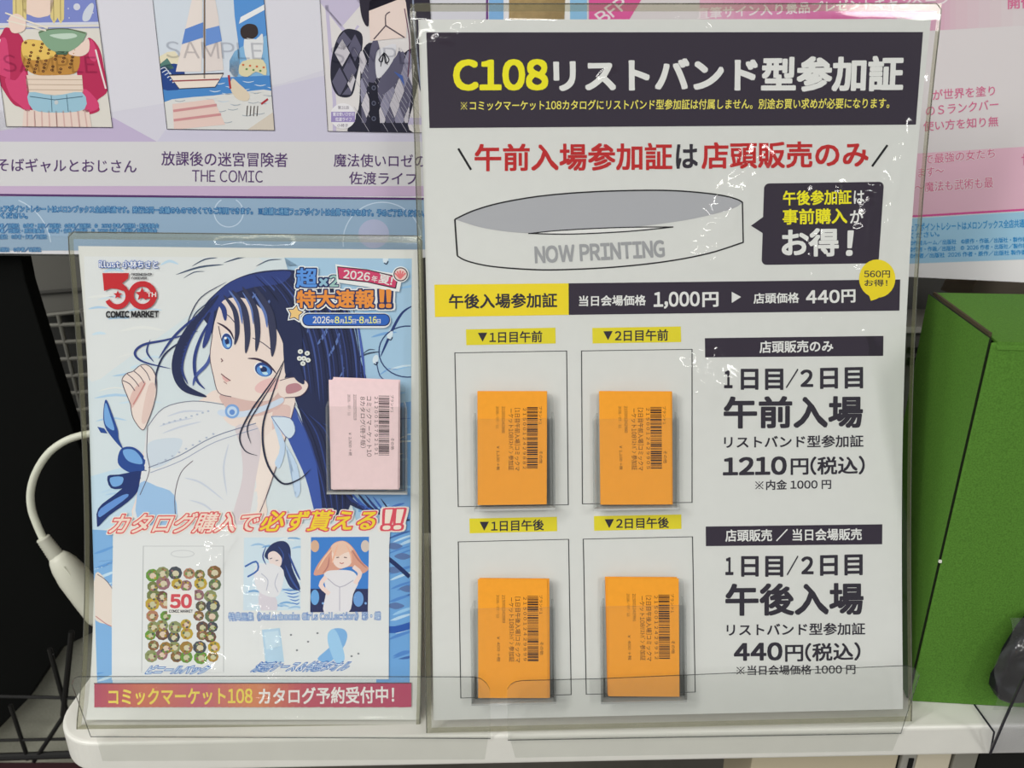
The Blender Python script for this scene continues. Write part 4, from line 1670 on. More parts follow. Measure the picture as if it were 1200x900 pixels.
for k in range(16):
    t = k / 15.0
    a.line([(292 + 96 * t, 322 + 20 * t * t), (318 + 92 * t, 350 + 16 * t), (340 + 82 * t, 400 + 20 * t), (350 + 74 * t, 450 + 60 * t)], 1.2 + (k % 3) * .6, ((50, 66, 126), (26, 32, 62), (62, 80, 142))[k % 3], 2, smooth=5, taper=True)
for k in range(8):
    a.line([(342 + k * 5, 470 + k * 4), (360 + k * 6, 510), (376 + k * 4, 560), (384 + k * 3, 602)], 1.6, ((48, 66, 130), (24, 30, 60))[k % 2], 2, smooth=5, taper=True)
a.line([(418, 372), (424, 410), (428, 446)], 3, (70, 92, 168), 2, smooth=4, taper=True)
# loose hair ends right, below the card
for k in range(7):
    a.line([(392 + k * 9, 572 + k * 2), (412 + k * 9, 590 + k * 3), (440 + k * 8, 602 + k)], 4.5 - k * .3, (HD, HM, (60, 96, 176))[k % 3], 2, smooth=4, taper=True)
# neck and shoulders
a.poly([(256, 456), (300, 462), (336, 448), (346, 470), (338, 500), (326, 540), (312, 580), (300, 612), (166, 612), (160, 580), (166, 540), (176, 506), (196, 484), (232, 470)], SK, 3, smooth=4)
a.poly([(258, 462), (300, 470), (332, 456), (330, 476), (300, 488), (270, 482)], SK2, 4, smooth=4)
a.line([(346, 472), (338, 502), (326, 540), (312, 582), (302, 606)], .9, LN, 6, smooth=4)
# dress: pale blue and white
a.poly([(173, 500), (192, 478), (226, 470), (262, 474), (262, 490), (276, 500), (300, 498), (306, 520), (300, 560), (290, 610), (166, 612), (162, 580), (168, 540)], (212, 214, 216), 5, smooth=4)
a.poly([(164, 566), (184, 570), (204, 580), (204, 612), (162, 612)], (150, 184, 218), 6, smooth=3)
a.poly([(172, 522), (190, 514), (214, 516), (200, 540), (176, 548)], (196, 206, 216), 6, smooth=4)
a.line([(173, 500), (192, 478), (226, 470), (262, 474)], 1, (120, 124, 140), 8, smooth=4)
a.line([(174, 548), (210, 534), (250, 512), (300, 496)], 1.1, (120, 130, 154), 8, smooth=4)
a.line([(176, 554), (212, 540), (252, 518), (302, 502)], .8, (140, 150, 176), 8, smooth=4)
a.line([(206, 610), (205, 580), (212, 554), (226, 540)], .8, LN, 8, smooth=4)
a.line([(173, 500), (172, 530), (175, 552), (164, 580)], .8, LN, 8, smooth=4)
for p_ in ([(186, 500), (204, 494), (226, 490)], [(190, 508), (212, 500), (236, 494)], [(196, 488), (216, 482), (240, 482)], [(216, 560), (236, 566), (262, 586)], [(222, 586), (240, 592), (256, 606)], [(268, 520), (262, 548), (266, 580)]):
    a.line(p_, 2.2, (192, 198, 210), 7, smooth=4, taper=True)
for k in range(9):
    a.ellipse(192 + k * 6.5, 497 - k * 1.9, 1.5, 1.1, (168, 178, 196), 8, n=8)
    a.ellipse(186 + k * 8, 543 - k * 4.3, 1.5, 1.1, (168, 178, 196), 9, n=8)
a.poly([(276, 500), (300, 498), (306, 520), (300, 560), (290, 610), (272, 610), (284, 560), (282, 524)], (206, 196, 200), 6, smooth=4)
a.poly([(306, 520), (330, 500), (326, 536), (310, 580), (300, 606), (296, 580)], (230, 214, 206), 5, smooth=4)
a.poly([(320, 480), (340, 476), (336, 500), (322, 520)], (212, 184, 178), 4, smooth=4)
# choker with a round blue jewel, white ribbon
a.poly([(258, 480), (284, 482), (312, 474), (330, 466), (331, 472), (312, 481), (284, 489), (258, 487)], (196, 208, 224), 7, smooth=4)
a.ellipse(272, 482, 8.4, 8.4, (120, 160, 212), 8)
a.ellipse(272, 482, 5.8, 5.8, (186, 206, 228), 9)
a.ellipse(272, 483, 3.2, 3.2, (96, 136, 200), 10)
a.poly([(318, 488), (340, 490), (346, 505), (338, 514), (326, 500)], (200, 214, 226), 8, smooth=4)
a.poly([(318, 488), (334, 520), (328, 548), (322, 542), (328, 524)], (184, 204, 226), 8, smooth=3)
a.poly([(334, 520), (348, 545), (352, 575), (346, 582), (350, 552)], (184, 204, 226), 8, smooth=3)
a.line([(318, 488), (340, 490), (346, 505), (338, 514), (326, 500), (318, 488)], .8, (90, 110, 160), 9, smooth=3)
# raised hand and forearm
a.poly([(170, 427), (178, 432), (183, 444), (183, 462), (179, 478), (173, 494), (166, 504), (156, 490), (153, 474), (149, 464), (145, 454), (143, 445), (148, 438), (156, 435), (163, 429)], SK, 5, smooth=4)
a.poly([(152, 468), (157, 456), (166, 447), (171, 449), (165, 462), (158, 474), (154, 478)], (212, 180, 172), 6, smooth=4)
a.line([(144, 446), (152, 450), (158, 458)], 1, LN, 8, smooth=4)
a.line([(149, 438), (157, 445), (163, 453)], .9, LN, 8, smooth=4)
a.line([(157, 435), (164, 441), (169, 449)], .9, LN, 8, smooth=4)
a.line([(165, 429), (172, 437), (176, 446)], .9, LN, 8, smooth=4)
a.line([(170, 449), (163, 462), (156, 474)], 1.4, (196, 130, 126), 9, smooth=3)
a.line([(153, 474), (149, 464), (145, 454), (143, 445), (148, 438), (156, 435), (163, 429), (170, 427), (178, 432), (183, 444), (183, 462)], .9, LN, 8, smooth=4)
a.line([(153, 474), (156, 490), (167, 504), (173, 494), (179, 478), (183, 462)], .8, LN, 8, smooth=4)
a.poly([(174, 452), (182, 452), (178, 478), (170, 496), (166, 490)], (214, 190, 182), 7, smooth=4)
# face
a.poly([(262, 352), (253, 372), (249, 392), (246, 418), (250, 440), (256, 460), (271, 465), (296, 470), (318, 468), (330, 452), (336, 428), (330, 398), (312, 368), (288, 350)], SK, 9, smooth=4)
a.line([(249, 392), (246, 418), (250, 440), (256, 460), (271, 465)], .9, LN, 10, smooth=4)
a.ellipse(314, 452, 16, 8, (220, 182, 180), 10, rot=-.3)
# ear
a.poly([(328, 446), (344, 442), (358, 446), (361, 454), (352, 464), (334, 466), (326, 460)], SK, 11, smooth=4)
a.poly([(336, 452), (348, 449), (354, 455), (346, 460), (336, 461)], (178, 128, 136), 12, smooth=4)
a.line([(328, 446), (344, 442), (358, 446), (361, 454), (352, 464), (334, 466)], .9, LN, 12, smooth=4)
# eyes
for (ex, ey, rx, ry, ro) in ((266, 400, 6.2, 9.4, -.15), (309, 433, 10.5, 8.2, .35)):
    a.ellipse(ex, ey, rx + 1.4, ry + .8, (226, 226, 228), 11, rot=ro)
    a.ellipse(ex, ey, rx, ry, (42, 66, 128), 12, rot=ro)
    a.ellipse(ex, ey + 1.4, rx * .8, ry * .75, (88, 142, 208), 13, rot=ro)
    a.ellipse(ex, ey, rx * .38, ry * .42, (28, 40, 84), 14, rot=ro)
    a.ellipse(ex + 1.5, ey + ry * .5, rx * .34, ry * .24, (184, 214, 232), 14, rot=ro)
    a.ellipse(ex - rx * .3, ey - ry * .4, 1.6, 1.5, (228, 230, 232), 15)
a.line([(254, 378), (262, 382), (270, 389), (274, 398)], 2.4, (56, 40, 62), 15, smooth=4, taper=True)
a.line([(256, 382), (258, 392), (260, 400)], .8, (70, 50, 70), 15, smooth=4)
a.line([(290, 420), (302, 421), (314, 427), (324, 438)], 2.8, (56, 40, 62), 15, smooth=4, taper=True)
a.line([(260, 366), (268, 370), (275, 378)], 1, (70, 60, 84), 12, smooth=3)
a.line([(296, 396), (308, 402), (318, 410)], 1, (70, 60, 84), 12, smooth=3)
a.line([(259, 420), (261, 423), (259, 424)], 1, (110, 72, 78), 12)
a.line([(259, 438), (264, 442), (270, 446)], 1.1, (104, 62, 70), 12, smooth=3)
a.poly([(260, 439), (264, 441.5), (271, 446), (265, 448), (261, 444)], (214, 170, 166), 11)
a.line([(262, 447), (266, 450)], .8, (150, 100, 104), 12)
# fringe over the forehead
for p_, w, c_ in (([(262, 346), (275, 364), (278, 388), (275, 404)], 6, FR), ([(272, 340), (286, 362), (290, 392), (288, 414)], 7.5, FR), ([(284, 336), (298, 360), (302, 390), (300, 412)], 7, FR),
                  ([(298, 336), (315, 364), (320, 394), (319, 418)], 9, FR), ([(312, 340), (334, 378), (338, 420), (336, 440)], 12, HD), ([(254, 352), (262, 362), (264, 376)], 6, HM),
                  ([(322, 340), (346, 384), (346, 430), (356, 450)], 14, HD), ([(268, 340), (280, 358), (284, 380)], 3, HL), ([(296, 342), (310, 366), (313, 384)], 3.4, HL), ([(284, 342), (294, 360), (297, 380)], 2.2, HL)):
    a.line(p_, w, c_, 16 if c_ != HL else 17, smooth=6, taper=True)
a.line([(334, 420), (322, 442), (308, 462), (294, 482), (281, 510), (287, 528), (302, 534)], 2, (40, 44, 66), 18, smooth=6, taper=True)
a.line([(334, 420), (320, 460), (308, 500), (312, 540), (330, 566), (350, 562), (364, 550)], 2.4, (40, 44, 66), 18, smooth=6, taper=True)
a.line([(326, 440), (304, 474), (290, 500), (294, 520)], 1.6, (40, 44, 66), 18, smooth=6, taper=True)
# side locks, left
for p_, w, c_ in (([(256, 346), (230, 376), (213, 404), (207, 432), (216, 454), (242, 465)], 12, HD), ([(250, 358), (230, 384), (218, 408), (213, 432), (220, 450)], 4, HM), ([(250, 362), (244, 390), (238, 408)], 7, HM), ([(250, 370), (236, 394), (228, 420), (230, 444), (240, 456)], 4, HM), ([(232, 388), (196, 398), (168, 404), (158, 414), (168, 424), (200, 432)], 3, HM),
                  ([(250, 400), (244, 424), (230, 440), (226, 452)], 4, (70, 88, 152)), ([(226, 392), (196, 412), (184, 434), (182, 456)], 2.2, HD), ([(176, 398), (172, 412), (180, 424)], 2, HM), ([(238, 364), (206, 392), (186, 420)], 3, HM),
                  ([(250, 350), (230, 366), (222, 382)], 1.2, HD), ([(266, 330), (236, 348), (222, 372), (218, 392)], 1.1, HD)):
    a.line(p_, w, c_, 6, smooth=6, taper=True)
# white flower pins
for x, y in ((352, 412), (360, 414), (356, 420), (355, 426), (361, 422), (351, 420)):
    a.ellipse(x, y, 3.1, 2.8, (216, 218, 214), 19, n=12)
    a.ellipse(x, y, 1, 1, (150, 150, 140), 20, n=8)
# big blue bow
BW, BW2, BW3 = (36, 70, 140), (112, 160, 212), (28, 48, 104)
a.poly([(124, 468), (131, 484), (138, 504), (139, 514), (144, 526), (134, 516), (123, 500), (121, 484)], BW, 5, smooth=4)
a.poly([(124, 472), (129, 486), (134, 504), (124, 498), (122, 484)], BW2, 6, smooth=4)
a.poly([(142, 526), (156, 524), (168, 534), (173, 548), (160, 554), (148, 552), (138, 542)], BW, 5, smooth=4)
a.poly([(144, 528), (156, 527), (165, 536), (166, 544), (150, 540)], BW2, 6, smooth=4)
a.poly([(126, 558), (140, 556), (166, 552), (162, 566), (146, 572), (130, 572)], BW3, 5, smooth=3)
a.poly([(129, 560), (144, 559), (142, 568), (132, 570)], BW2, 6, smooth=3)
a.poly([(172, 550), (164, 572), (150, 588), (128, 604), (113, 618), (115, 596), (134, 580), (154, 564)], BW3, 5, smooth=3)
a.poly([(144, 580), (150, 582), (126, 600), (116, 606), (118, 596)], (96, 140, 204), 6, smooth=3)
a.poly([(114, 500), (122, 502), (126, 508), (118, 507)], BW, 5)
a.build('woman_print', root4, 'printed dark-haired woman with a blue bow')

# logo
LR = (186, 36, 44)
a = Art(A4, layer=28)
a.text('illust 小林ちさと', [(116, 305), (185, 305.5), (185, 314.5), (116, 314)], (226, 232, 240), .02, outline=((.06, (44, 92, 176)),))
a.poly([(120, 320), (151, 320), (150, 326.5), (128.5, 326.5), (129, 333), (136, 331), (143, 332), (149, 337), (144, 341), (137, 338.5), (130, 338), (122, 341)], LR)
arc_o, arc_i = [], []
for k in range(19):
    t = math.radians(-62 + k * 12.2)
    arc_o.append((137.5 + 15 * math.cos(t), 347.5 + 15 * math.sin(t)))
    arc_i.append((137.5 + 9.6 * math.cos(t), 346.8 + 9.6 * math.sin(t)))
a.poly(arc_o + arc_i[::-1], LR)
ring_o = [(167 + 17 * math.cos(k * math.pi / 20), 346 + 17 * math.sin(k * math.pi / 20)) for k in range(40)]
a.line([(167 + 13.4 * math.cos(k * math.pi / 20), 346 + 13.4 * math.sin(k * math.pi / 20)) for k in range(40)], 6.6, LR, closed=True)


def star(cx, cy, r, c, up=0, rot=-90, inner=.42, A=None):
    A.poly([(cx + (r if k % 2 == 0 else r * inner) * math.cos(math.radians(rot + 36 * k)), cy + (r if k % 2 == 0 else r * inner) * math.sin(math.radians(rot + 36 * k))) for k in range(10)], c, up)


star(138, 345.5, 5.4, LR, 1, A=a)
star(166.5, 345, 8.4, LR, 1, inner=.45, A=a)
a.poly([(167, 342), (184, 342), (184, 350), (170, 350)], LR, 1)
a.text('TH', (172, 342.5, 183, 348), WHT, .03, up=2)
a.text('FRIENDSHIP', (154, 320, 178, 323), TXT, .03)
a.text('FOREVER', (154, 324.5, 172, 327.3), TXT, .03)
a.text('COMIC MARKET', [(124, 364.5), (186, 364), (186, 372), (124, 372.5)], INKB, .05)
a.build('anniversary_logo', root4, 'red anniversary logo')

# badge top right
a = Art(A4, layer=30)
WB = (222, 224, 224)
NB = (32, 44, 92)
OR = (222, 140, 60)
a.text('超', [(347, 314), (371.5, 314), (371.5, 337), (347, 337)], (86, 142, 214), .03, outline=((.11, WB), (.06, NB)))
a.text('×', [(374, 326), (384, 326), (384, 335.5), (374, 335.5)], (140, 180, 200), .03, outline=((.16, WB), (.09, NB)))
a.text('2', [(386, 322.5), (396.5, 322.5), (396.5, 336), (386, 336)], (150, 186, 180), .03, outline=((.12, WB), (.06, NB)))
a.text('特大速報', [(347.5, 340), (439, 339), (439, 361), (347.5, 361)], OR, .034, outline=((.13, WB), (.07, NB)), up=2)
a.text('!!', [(444, 339), (459, 339), (459, 361), (444, 361)], OR, .034, outline=((.13, WB), (.07, NB)), up=2)
a.poly([(393, 309.5), (472, 322), (468, 342), (395, 331)], WB, 4)
a.poly([(395, 312), (430, 315.5), (467, 324), (464, 338.5), (430, 331), (396.5, 327.5)], (32, 30, 50), 5)
a.poly([(396, 313.2), (430, 316.7), (465.5, 325), (463, 337), (430, 329.8), (397.5, 326.3)], (196, 62, 102), 6)
a.text('2026', [(403, 316), (434, 319.5), (433, 329.5), (402, 326)], WHT, .02, up=7)
a.text('年', [(436, 322.5), (443, 323.5), (442, 331), (435, 330)], WHT, .015, up=7)
a.text('夏!', [(444.5, 320), (461, 324.5), (459, 335), (443, 331)], WHT, .02, up=7)
a.ellipse(469.5, 321.5, 9.6, 9.4, WB, 7)
a.ellipse(469.5, 321.5, 8.4, 8.2, (32, 30, 50), 8)
a.ellipse(469.5, 321.5, 7.2, 7.0, (220, 196, 190), 9)
for k in range(5):
    t = math.radians(-150 + k * 30)
    a.line([(469, 326.5), (469 + 7 * math.cos(t), 323 + 6 * math.sin(t))], 2.0, (214, 112, 116), 10)
pill = rrect(352, 366.5, 458, 384.5, 9)
a.poly(pill, WB, 4)
a.poly(rrect(354.2, 367.5, 457.2, 382.2, 7), NB, 5)
a.poly(rrect(355.4, 368.6, 456, 381, 6), (44, 96, 182), 6)
x = 366.5
for s_, w, c_, big in (('2026', 20, WHT, 1), ('年', 5, WHT, 0), ('8', 5.5, (240, 224, 120), 1), ('月', 5, WHT, 0), ('15', 9, (240, 224, 120), 1), ('日', 4.5, WHT, 0), ('-', 3, WHT, 2), ('8', 5.5, (240, 224, 120), 1), ('月', 5, WHT, 0), ('16', 9, (240, 224, 120), 1), ('日', 4.5, WHT, 0)):
    y0 = (374, 370.8, 374.5)[big]
    y1 = (379, 379, 375.6)[big]
    a.text(s_, (x, y0, x + w, y1), c_, .02, up=7)
    x += w + .35
star(346, 367, 12.5, WB, 4, rot=-80, inner=.6, A=a)
star(346, 367, 10.2, NB, 5, rot=-80, inner=.56, A=a)
star(346, 367, 8.6, (226, 190, 124), 6, rot=-80, inner=.54, A=a)
a.build('title_badge', root4, 'outlined title badge with a red ribbon and a blue pill')

# lower white panel and its pictures
a = Art(A4, layer=26)
pl = [(133, 616), (458, 613), (456, 640), (455.5, 796), (131, 797), (131, 700)]
a.poly(pl, (212, 214, 214))
lp = a.build('gift_panel', root4)
a = Art(A4, layer=27)
a.line([(168, 640), (262, 640), (262, 788), (166, 788)], .8, (176, 178, 180), closed=True)
a.ellipse(214, 649, 14, 4.5, (190, 192, 194))
a.ellipse(214, 649, 13, 3.6, (212, 214, 214), 1)
random.seed(5)
BC = [(112, 120, 72), (126, 94, 62), (96, 112, 84), (150, 118, 60), (168, 120, 96), (88, 84, 72), (132, 140, 96), (178, 152, 60), (104, 76, 66), (142, 102, 110), (70, 76, 84), (100, 142, 60)]
for r_ in range(9):
    for c_ in range(6):
        x = 178 + c_ * 14.2 + random.uniform(-3, 3)
        y = 673 + r_ * 12.0 + random.uniform(-2.5, 2.5)
        if 196 < x < 228 and 692 < y < 722:
            continue
        r0 = random.uniform(6.4, 8.6)
        c = random.choice(BC)
        a.ellipse(x, y, r0, r0 * .95, c, 1, n=9)
        a.ellipse(x + .5, y + .8, r0 * .50, r0 * .46, random.choice([(198, 190, 162), (186, 184, 150), (206, 186, 166)]), 2, n=9)
        for k in range(7):
            t = random.random() * 6.28
            a.ellipse(x + r0 * .5 * math.cos(t), y + r0 * .6 * math.sin(t), 1.5, 1.3, random.choice(BC), 3, n=6)
LR2 = (196, 76, 84)
a.rect(196, 692, 228, 720, (218, 216, 212), 4)
a.text('50', (199, 696, 225, 713), LR2, .05, up=5)
a.text('COMIC MARKET', (198, 714.5, 226, 718), TXT, .04, up=5)
a.build('bag_picture', lp, 'picture of a clear bag with many small round badges')
a = Pic(A4, layer=27).frame([(286, 630), (352.5, 629.5), (352, 715), (285, 715.5)])
a.poly(a.q, (196, 212, 222))
for k in range(16):
    x, y = 284 + random.random() * 60, 632 + random.random() * 82
    a.line([(x, y), (x + 9, y - 2), (x + 18, y)], 2.5, random.choice([(150, 184, 214), (214, 220, 222), (120, 164, 206)]), 1, smooth=3, taper=True)
a.poly([(310, 652), (318, 638), (332, 634), (340, 642), (342, 664), (352, 690), (340, 688), (330, 668), (322, 660)], (38, 50, 92), 2, smooth=4)
a.poly([(314, 650), (322, 646), (330, 654), (328, 664), (318, 664)], (222, 206, 202), 3, smooth=4)
a.poly([(300, 664), (316, 660), (332, 668), (330, 690), (322, 700), (304, 694), (298, 680)], (214, 214, 218), 3, smooth=4)
a.poly([(304, 694), (322, 698), (324, 716), (306, 716)], (206, 200, 208), 2, smooth=3)
a.line([(287, 664), (300, 658), (302, 668), (290, 676)], 2, (60, 100, 170), 4, smooth=3)
for p_, w in (([(338, 648), (346, 668), (352, 680)], 2.5), ([(334, 662), (342, 680), (352, 694)], 2.2), ([(312, 640), (308, 652), (312, 662)], 1.6), ([(326, 640), (332, 650), (330, 660)], 1.4)):
    a.line(p_, w, (54, 78, 142), 5, smooth=4, taper=True)
a.line([(316, 655), (319, 654)], .9, (60, 60, 90), 6)
a.line([(323, 657), (326, 656.5)], .9, (60, 60, 90), 6)
a.line([(306, 672), (314, 680), (312, 692)], .8, (170, 172, 190), 5, smooth=3)
a.line([(326, 672), (322, 684), (326, 694)], .8, (170, 172, 190), 5, smooth=3)
for k in range(5):
    a.line([(330 + k * 3, 690 + k * 4), (340 + k * 2, 692 + k * 4), (351, 690 + k * 4)], 1.4, (70, 120, 190), 2, smooth=3, taper=True)
a.build('art_picture', lp, 'pale blue art picture')
a = Pic(A4, layer=27).frame([(364.5, 629.5), (432.5, 629), (431, 717), (363.5, 717.5)])
a.poly(a.q, (60, 122, 196))
a.poly([(362, 690), (434, 690), (434, 720), (362, 720)], (42, 48, 88), 1)
a.ellipse(369, 640, 5, 7, (206, 168, 140), 1)
a.ellipse(428, 640, 5, 7, (200, 186, 176), 1)
a.poly([(372, 662), (384, 646), (392, 636), (404, 634), (414, 642), (424, 658), (432, 666), (424, 672), (412, 664), (396, 668), (382, 672), (368, 674)], (206, 152, 132), 2, smooth=4)
a.poly([(390, 642), (402, 638), (412, 650), (410, 662), (398, 666), (390, 658)], (228, 206, 196), 3, smooth=4)
a.poly([(388, 640), (402, 634), (414, 644), (404, 648), (394, 652)], (222, 186, 166), 4, smooth=4)
a.poly([(380, 672), (396, 668), (414, 670), (420, 682), (414, 696), (408, 718), (380, 718), (382, 694)], (216, 214, 218), 3, smooth=4)
a.line([(382, 676), (376, 686), (386, 696)], 5, (226, 204, 196), 4, smooth=3)
a.line([(414, 664), (422, 672), (416, 684)], 5, (226, 204, 196), 4, smooth=3)
a.ellipse(369, 700, 5, 9, (104, 160, 214), 2)
a.ellipse(420, 702, 6, 9, (104, 150, 206), 2)
for p_, w, c_ in (([(390, 642), (380, 654), (372, 668)], 2, (232, 190, 160)), ([(412, 644), (420, 656), (430, 666)], 2, (178, 118, 110)), ([(386, 652), (384, 664), (378, 672)], 1.6, (178, 118, 110)), ([(396, 638), (392, 650), (389, 660)], 2, (226, 176, 150)), ([(406, 638), (411, 650), (412, 660)], 2, (226, 176, 150))):
    a.line(p_, w, c_, 5, smooth=4, taper=True)
a.line([(394, 653.5), (397.5, 653)], 1, (90, 56, 60), 6)
a.line([(403, 653), (406.5, 653.5)], 1, (90, 56, 60), 6)
a.line([(398, 659.5), (400.5, 660.5), (403, 659.5)], .9, (170, 84, 84), 6)
a.line([(384, 678), (398, 688), (414, 680)], .9, (168, 164, 180), 6, smooth=3)
a.line([(398, 688), (398, 716)], .8, (176, 172, 188), 6)
for k in range(6):
    a.ellipse(366 + k * 12.5, 700 + (k * 7) % 14, 1.5, 1.5, (120, 160, 214), 2, n=8)
a.build('art_picture', lp, 'art picture of a fair-haired woman on deep blue')
a = Art(A4, layer=28)
CB = (52, 104, 178)
CF = (206, 220, 232)
a.text('特典画集《Melonbooks Girls Collection》彩・蝶', [(268, 718), (446, 717), (446, 726.5), (268, 727.5)], CF, .0, outline=((.07, CB),))
a.text('ビニールバッグ', [(174, 780), (246, 780), (244, 789.5), (173, 790)], CF, .02, outline=((.08, CB),), shear=.1)
a.text('涼感ケース＆体感タオル', [(300, 776), (410, 775), (409, 786), (299, 787)], CF, .0, outline=((.08, CB),), shear=.1)
a.poly([(307, 738), (328, 736), (333, 776), (311, 777)], (172, 200, 220))
a.poly([(309, 741), (326, 739), (330, 760), (312, 762)], (188, 210, 224), 1)
a.poly([(384, 744), (390, 737), (402, 737), (407, 744), (404, 756), (396, 766), (386, 776), (372, 772), (388, 756)], (120, 168, 214), 0, smooth=4)
a.poly([(384, 744), (391, 737), (398, 748), (404, 772), (394, 777), (386, 760)], (150, 192, 224), 1, smooth=4)
for x, y in ((341, 744), (361, 752), (372, 742), (412, 769), (348, 762), (420, 766)):
    a.ellipse(x, y, 1.4, 1.2, (120, 124, 130), 1, n=8)
a.build('gift_lettering', lp, 'blue outlined captions with a blue towel drawing')

a = Art(A4, layer=31)
OP = (206, 76, 92)
a.text('カタログ購入で', [(131, 602), (303, 600), (303, 623), (131, 626)], (230, 206, 192), .018, outline=((.10, (226, 218, 206)), (.055, (206, 84, 88))), shear=.06)
a.text('必ず貰える', [(307, 599), (441, 597.5), (441, 621.5), (307, 623)], (240, 200, 52), .02, outline=((.10, (222, 214, 206)), (.055, OP)), shear=.06)
a.text('!!', [(450, 597), (473, 596.5), (471, 620.5), (449, 621)], (232, 214, 200), .02, outline=((.10, (222, 214, 206)), (.055, OP)), shear=.1)
a.build('slogan', root4, 'orange and yellow outlined slogan')

a = Art(A4, layer=32)
seg = [(110.5, (170, 66, 92)), (170, (196, 108, 84)), (235, (186, 92, 108)), (300, (206, 128, 84)), (360, (180, 72, 92)), (482, (172, 54, 92))]
for i in range(len(seg) - 1):
    for k in range(8):
        t = (k + .5) / 8
        col = tuple(int(seg[i][1][j] + (seg[i + 1][1][j] - seg[i][1][j]) * t) for j in range(3))
        xa = seg[i][0] + (seg[i + 1][0] - seg[i][0]) * k / 8.0
        xb = seg[i][0] + (seg[i + 1][0] - seg[i][0]) * (k + 1) / 8.0
        a.poly([(xa, 801), (xb, 801), (xb, 828.5), (xa, 829)], col)
a.line([(110, 801), (482, 800.5)], 1.2, (90, 50, 60), 1)
rb = a.build('red_band', root4)
a = Art(A4, layer=34)
a.text('コミックマーケット108', [(127, 807), (296, 805.5), (296, 825.5), (127, 826.5)], (238, 206, 84), .024)
a.text('カタログ予約受付中！', [(303, 806), (462, 804), (462, 824), (303, 826)], (226, 222, 220), .024)
a.build('lettering', rb, 'yellow and white lettering')

WR4 = [([(262, 630), (252, 646), (246, 660), (242, 676)], .0045, .0042),
       ([(300, 700), (310, 740), (312, 790)], .0060, .0050),
       ([(248, 778), (258, 790)], .0040, .0036),
       ([(232, 760), (252, 740)], .0025, .0005),
       ([(268, 598), (290, 592)], .0012, .0008),
       ([(300, 820), (330, 824)], .0015, .0008),
       ([(258, 287), (300, 286), (335, 287)], .0022, .0010)]
sleeve(A4, A4W, A4H, (.0046, .0006, .0055, .0082), WR4, root4, 9.4)

# ------------------------------------------------------------------ card pockets and price cards
ORANGE = (226, 150, 44)
ORANGE_B = (214, 132, 40)
PINK = (222, 196, 198)


def pocket(sheet, back, lip, bottom, z0, depth, label, wl=.0012):
    """back: x0,y,x1 at its top; lip: x0,y,x1 of the front wall's top; bottom: x0,y,x1"""
    bc = sheet.hit((bottom[0] + bottom[2]) / 2, bottom[1], z0)
    root = empty('card_pocket', bc, label, 'card holder', 'clear card pockets on the notices')
    xa, yb_ = sheet.loc(bottom[0], bottom[1], z0)
    xb, _ = sheet.loc(bottom[2], bottom[1], z0)
    xt0, yt_ = sheet.loc(back[0], back[1], z0)
    xt1, _ = sheet.loc(back[2], back[1], z0)
    x0, x1 = (xa + xt0) / 2, (xb + xt1) / 2
    zt = z0 + depth
    fx0, fyt = sheet.loc(lip[0], lip[1], zt)
    fx1, _ = sheet.loc(lip[2], lip[1], zt)
    _, fyb = sheet.loc(bottom[0], bottom[1], zt)
    fyb = max(fyb, yb_)
    L = sheet.lift
    r = .002
    b_ = MB()
    bp = [(x0, yb_), (x1, yb_), (x1, yt_ - r), (x1 - r * .3, yt_ - r * .3), (x1 - r, yt_), (x0 + r, yt_), (x0 + r * .3, yt_ - r * .3), (x0, yt_ - r)]
    b_.prism([L(x, y, z0 + .0008) for x, y in bp], [L(x, y, z0) for x, y in bp], POCKET, POCKET_EDGE)
    b_.build('back_plate', root)
    b_ = MB()
    fp = [(fx0, yb_), (fx1, yb_), (fx1, fyt - r), (fx1 - r * .3, fyt - r * .3), (fx1 - r, fyt), (fx0 + r, fyt), (fx0 + r * .3, fyt - r * .3), (fx0, fyt - r)]
    b_.prism([L(x, y, zt) for x, y in fp], [L(x, y, zt - .0008) for x, y in fp], POCKET, POCKET_EDGE)
    b_.build('front_plate', root)
    for xo, xf, s in ((x0, fx0, 1), (x1, fx1, -1)):
        b_ = MB()
        qs = [L(xf, yb_, zt), L(xo, yb_, z0), L(xo, fyt + .003, z0), L(xf, fyt, zt)]
        b_.prism(qs, [p + sheet.r1 * (s * wl) for p in qs], POCKET, POCKET_EDGE)
        b_.build('side_wall', root)
    b_ = MB()
    qs = [L(x0, yb_, z0), L(x1, yb_, z0), L(fx1, yb_, zt), L(fx0, yb_, zt)]
    b_.prism(qs, [p + sheet.r2 * .0012 for p in qs], POCKET_FLOOR)
    b_.build('floor_plate', root)


def slab(sheet, quad, z, t, m, rows=14):
    w = quad_warp(quad)
    b_ = MB()
    fr_, bk_ = [], []
    for j in range(rows + 1):
        for i in (0, 1):
            u, v = w((i, j / rows))
            x, y = sheet.loc(u, v, z)
            fr_.append(sheet.lift(x, y, z))
            bk_.append(sheet.lift(x, y, z - t))
    n = len(fr_)
    fs = []
    for j in range(rows):
        a, c = 2 * j, 2 * j + 2
        fs += [(a, a + 1, c + 1, c), (n + a, n + c, n + c + 1, n + a + 1), (a, c, n + c, n + a), (a + 1, n + a + 1, n + c + 1, c + 1)]
    fs += [(0, n, n + 1, 1), (n - 2, n - 1, 2 * n - 1, 2 * n - 2)]
    b_.mesh(fr_ + bk_, fs, m)
    return b_, (fr_[-1] + fr_[-2]) / 2


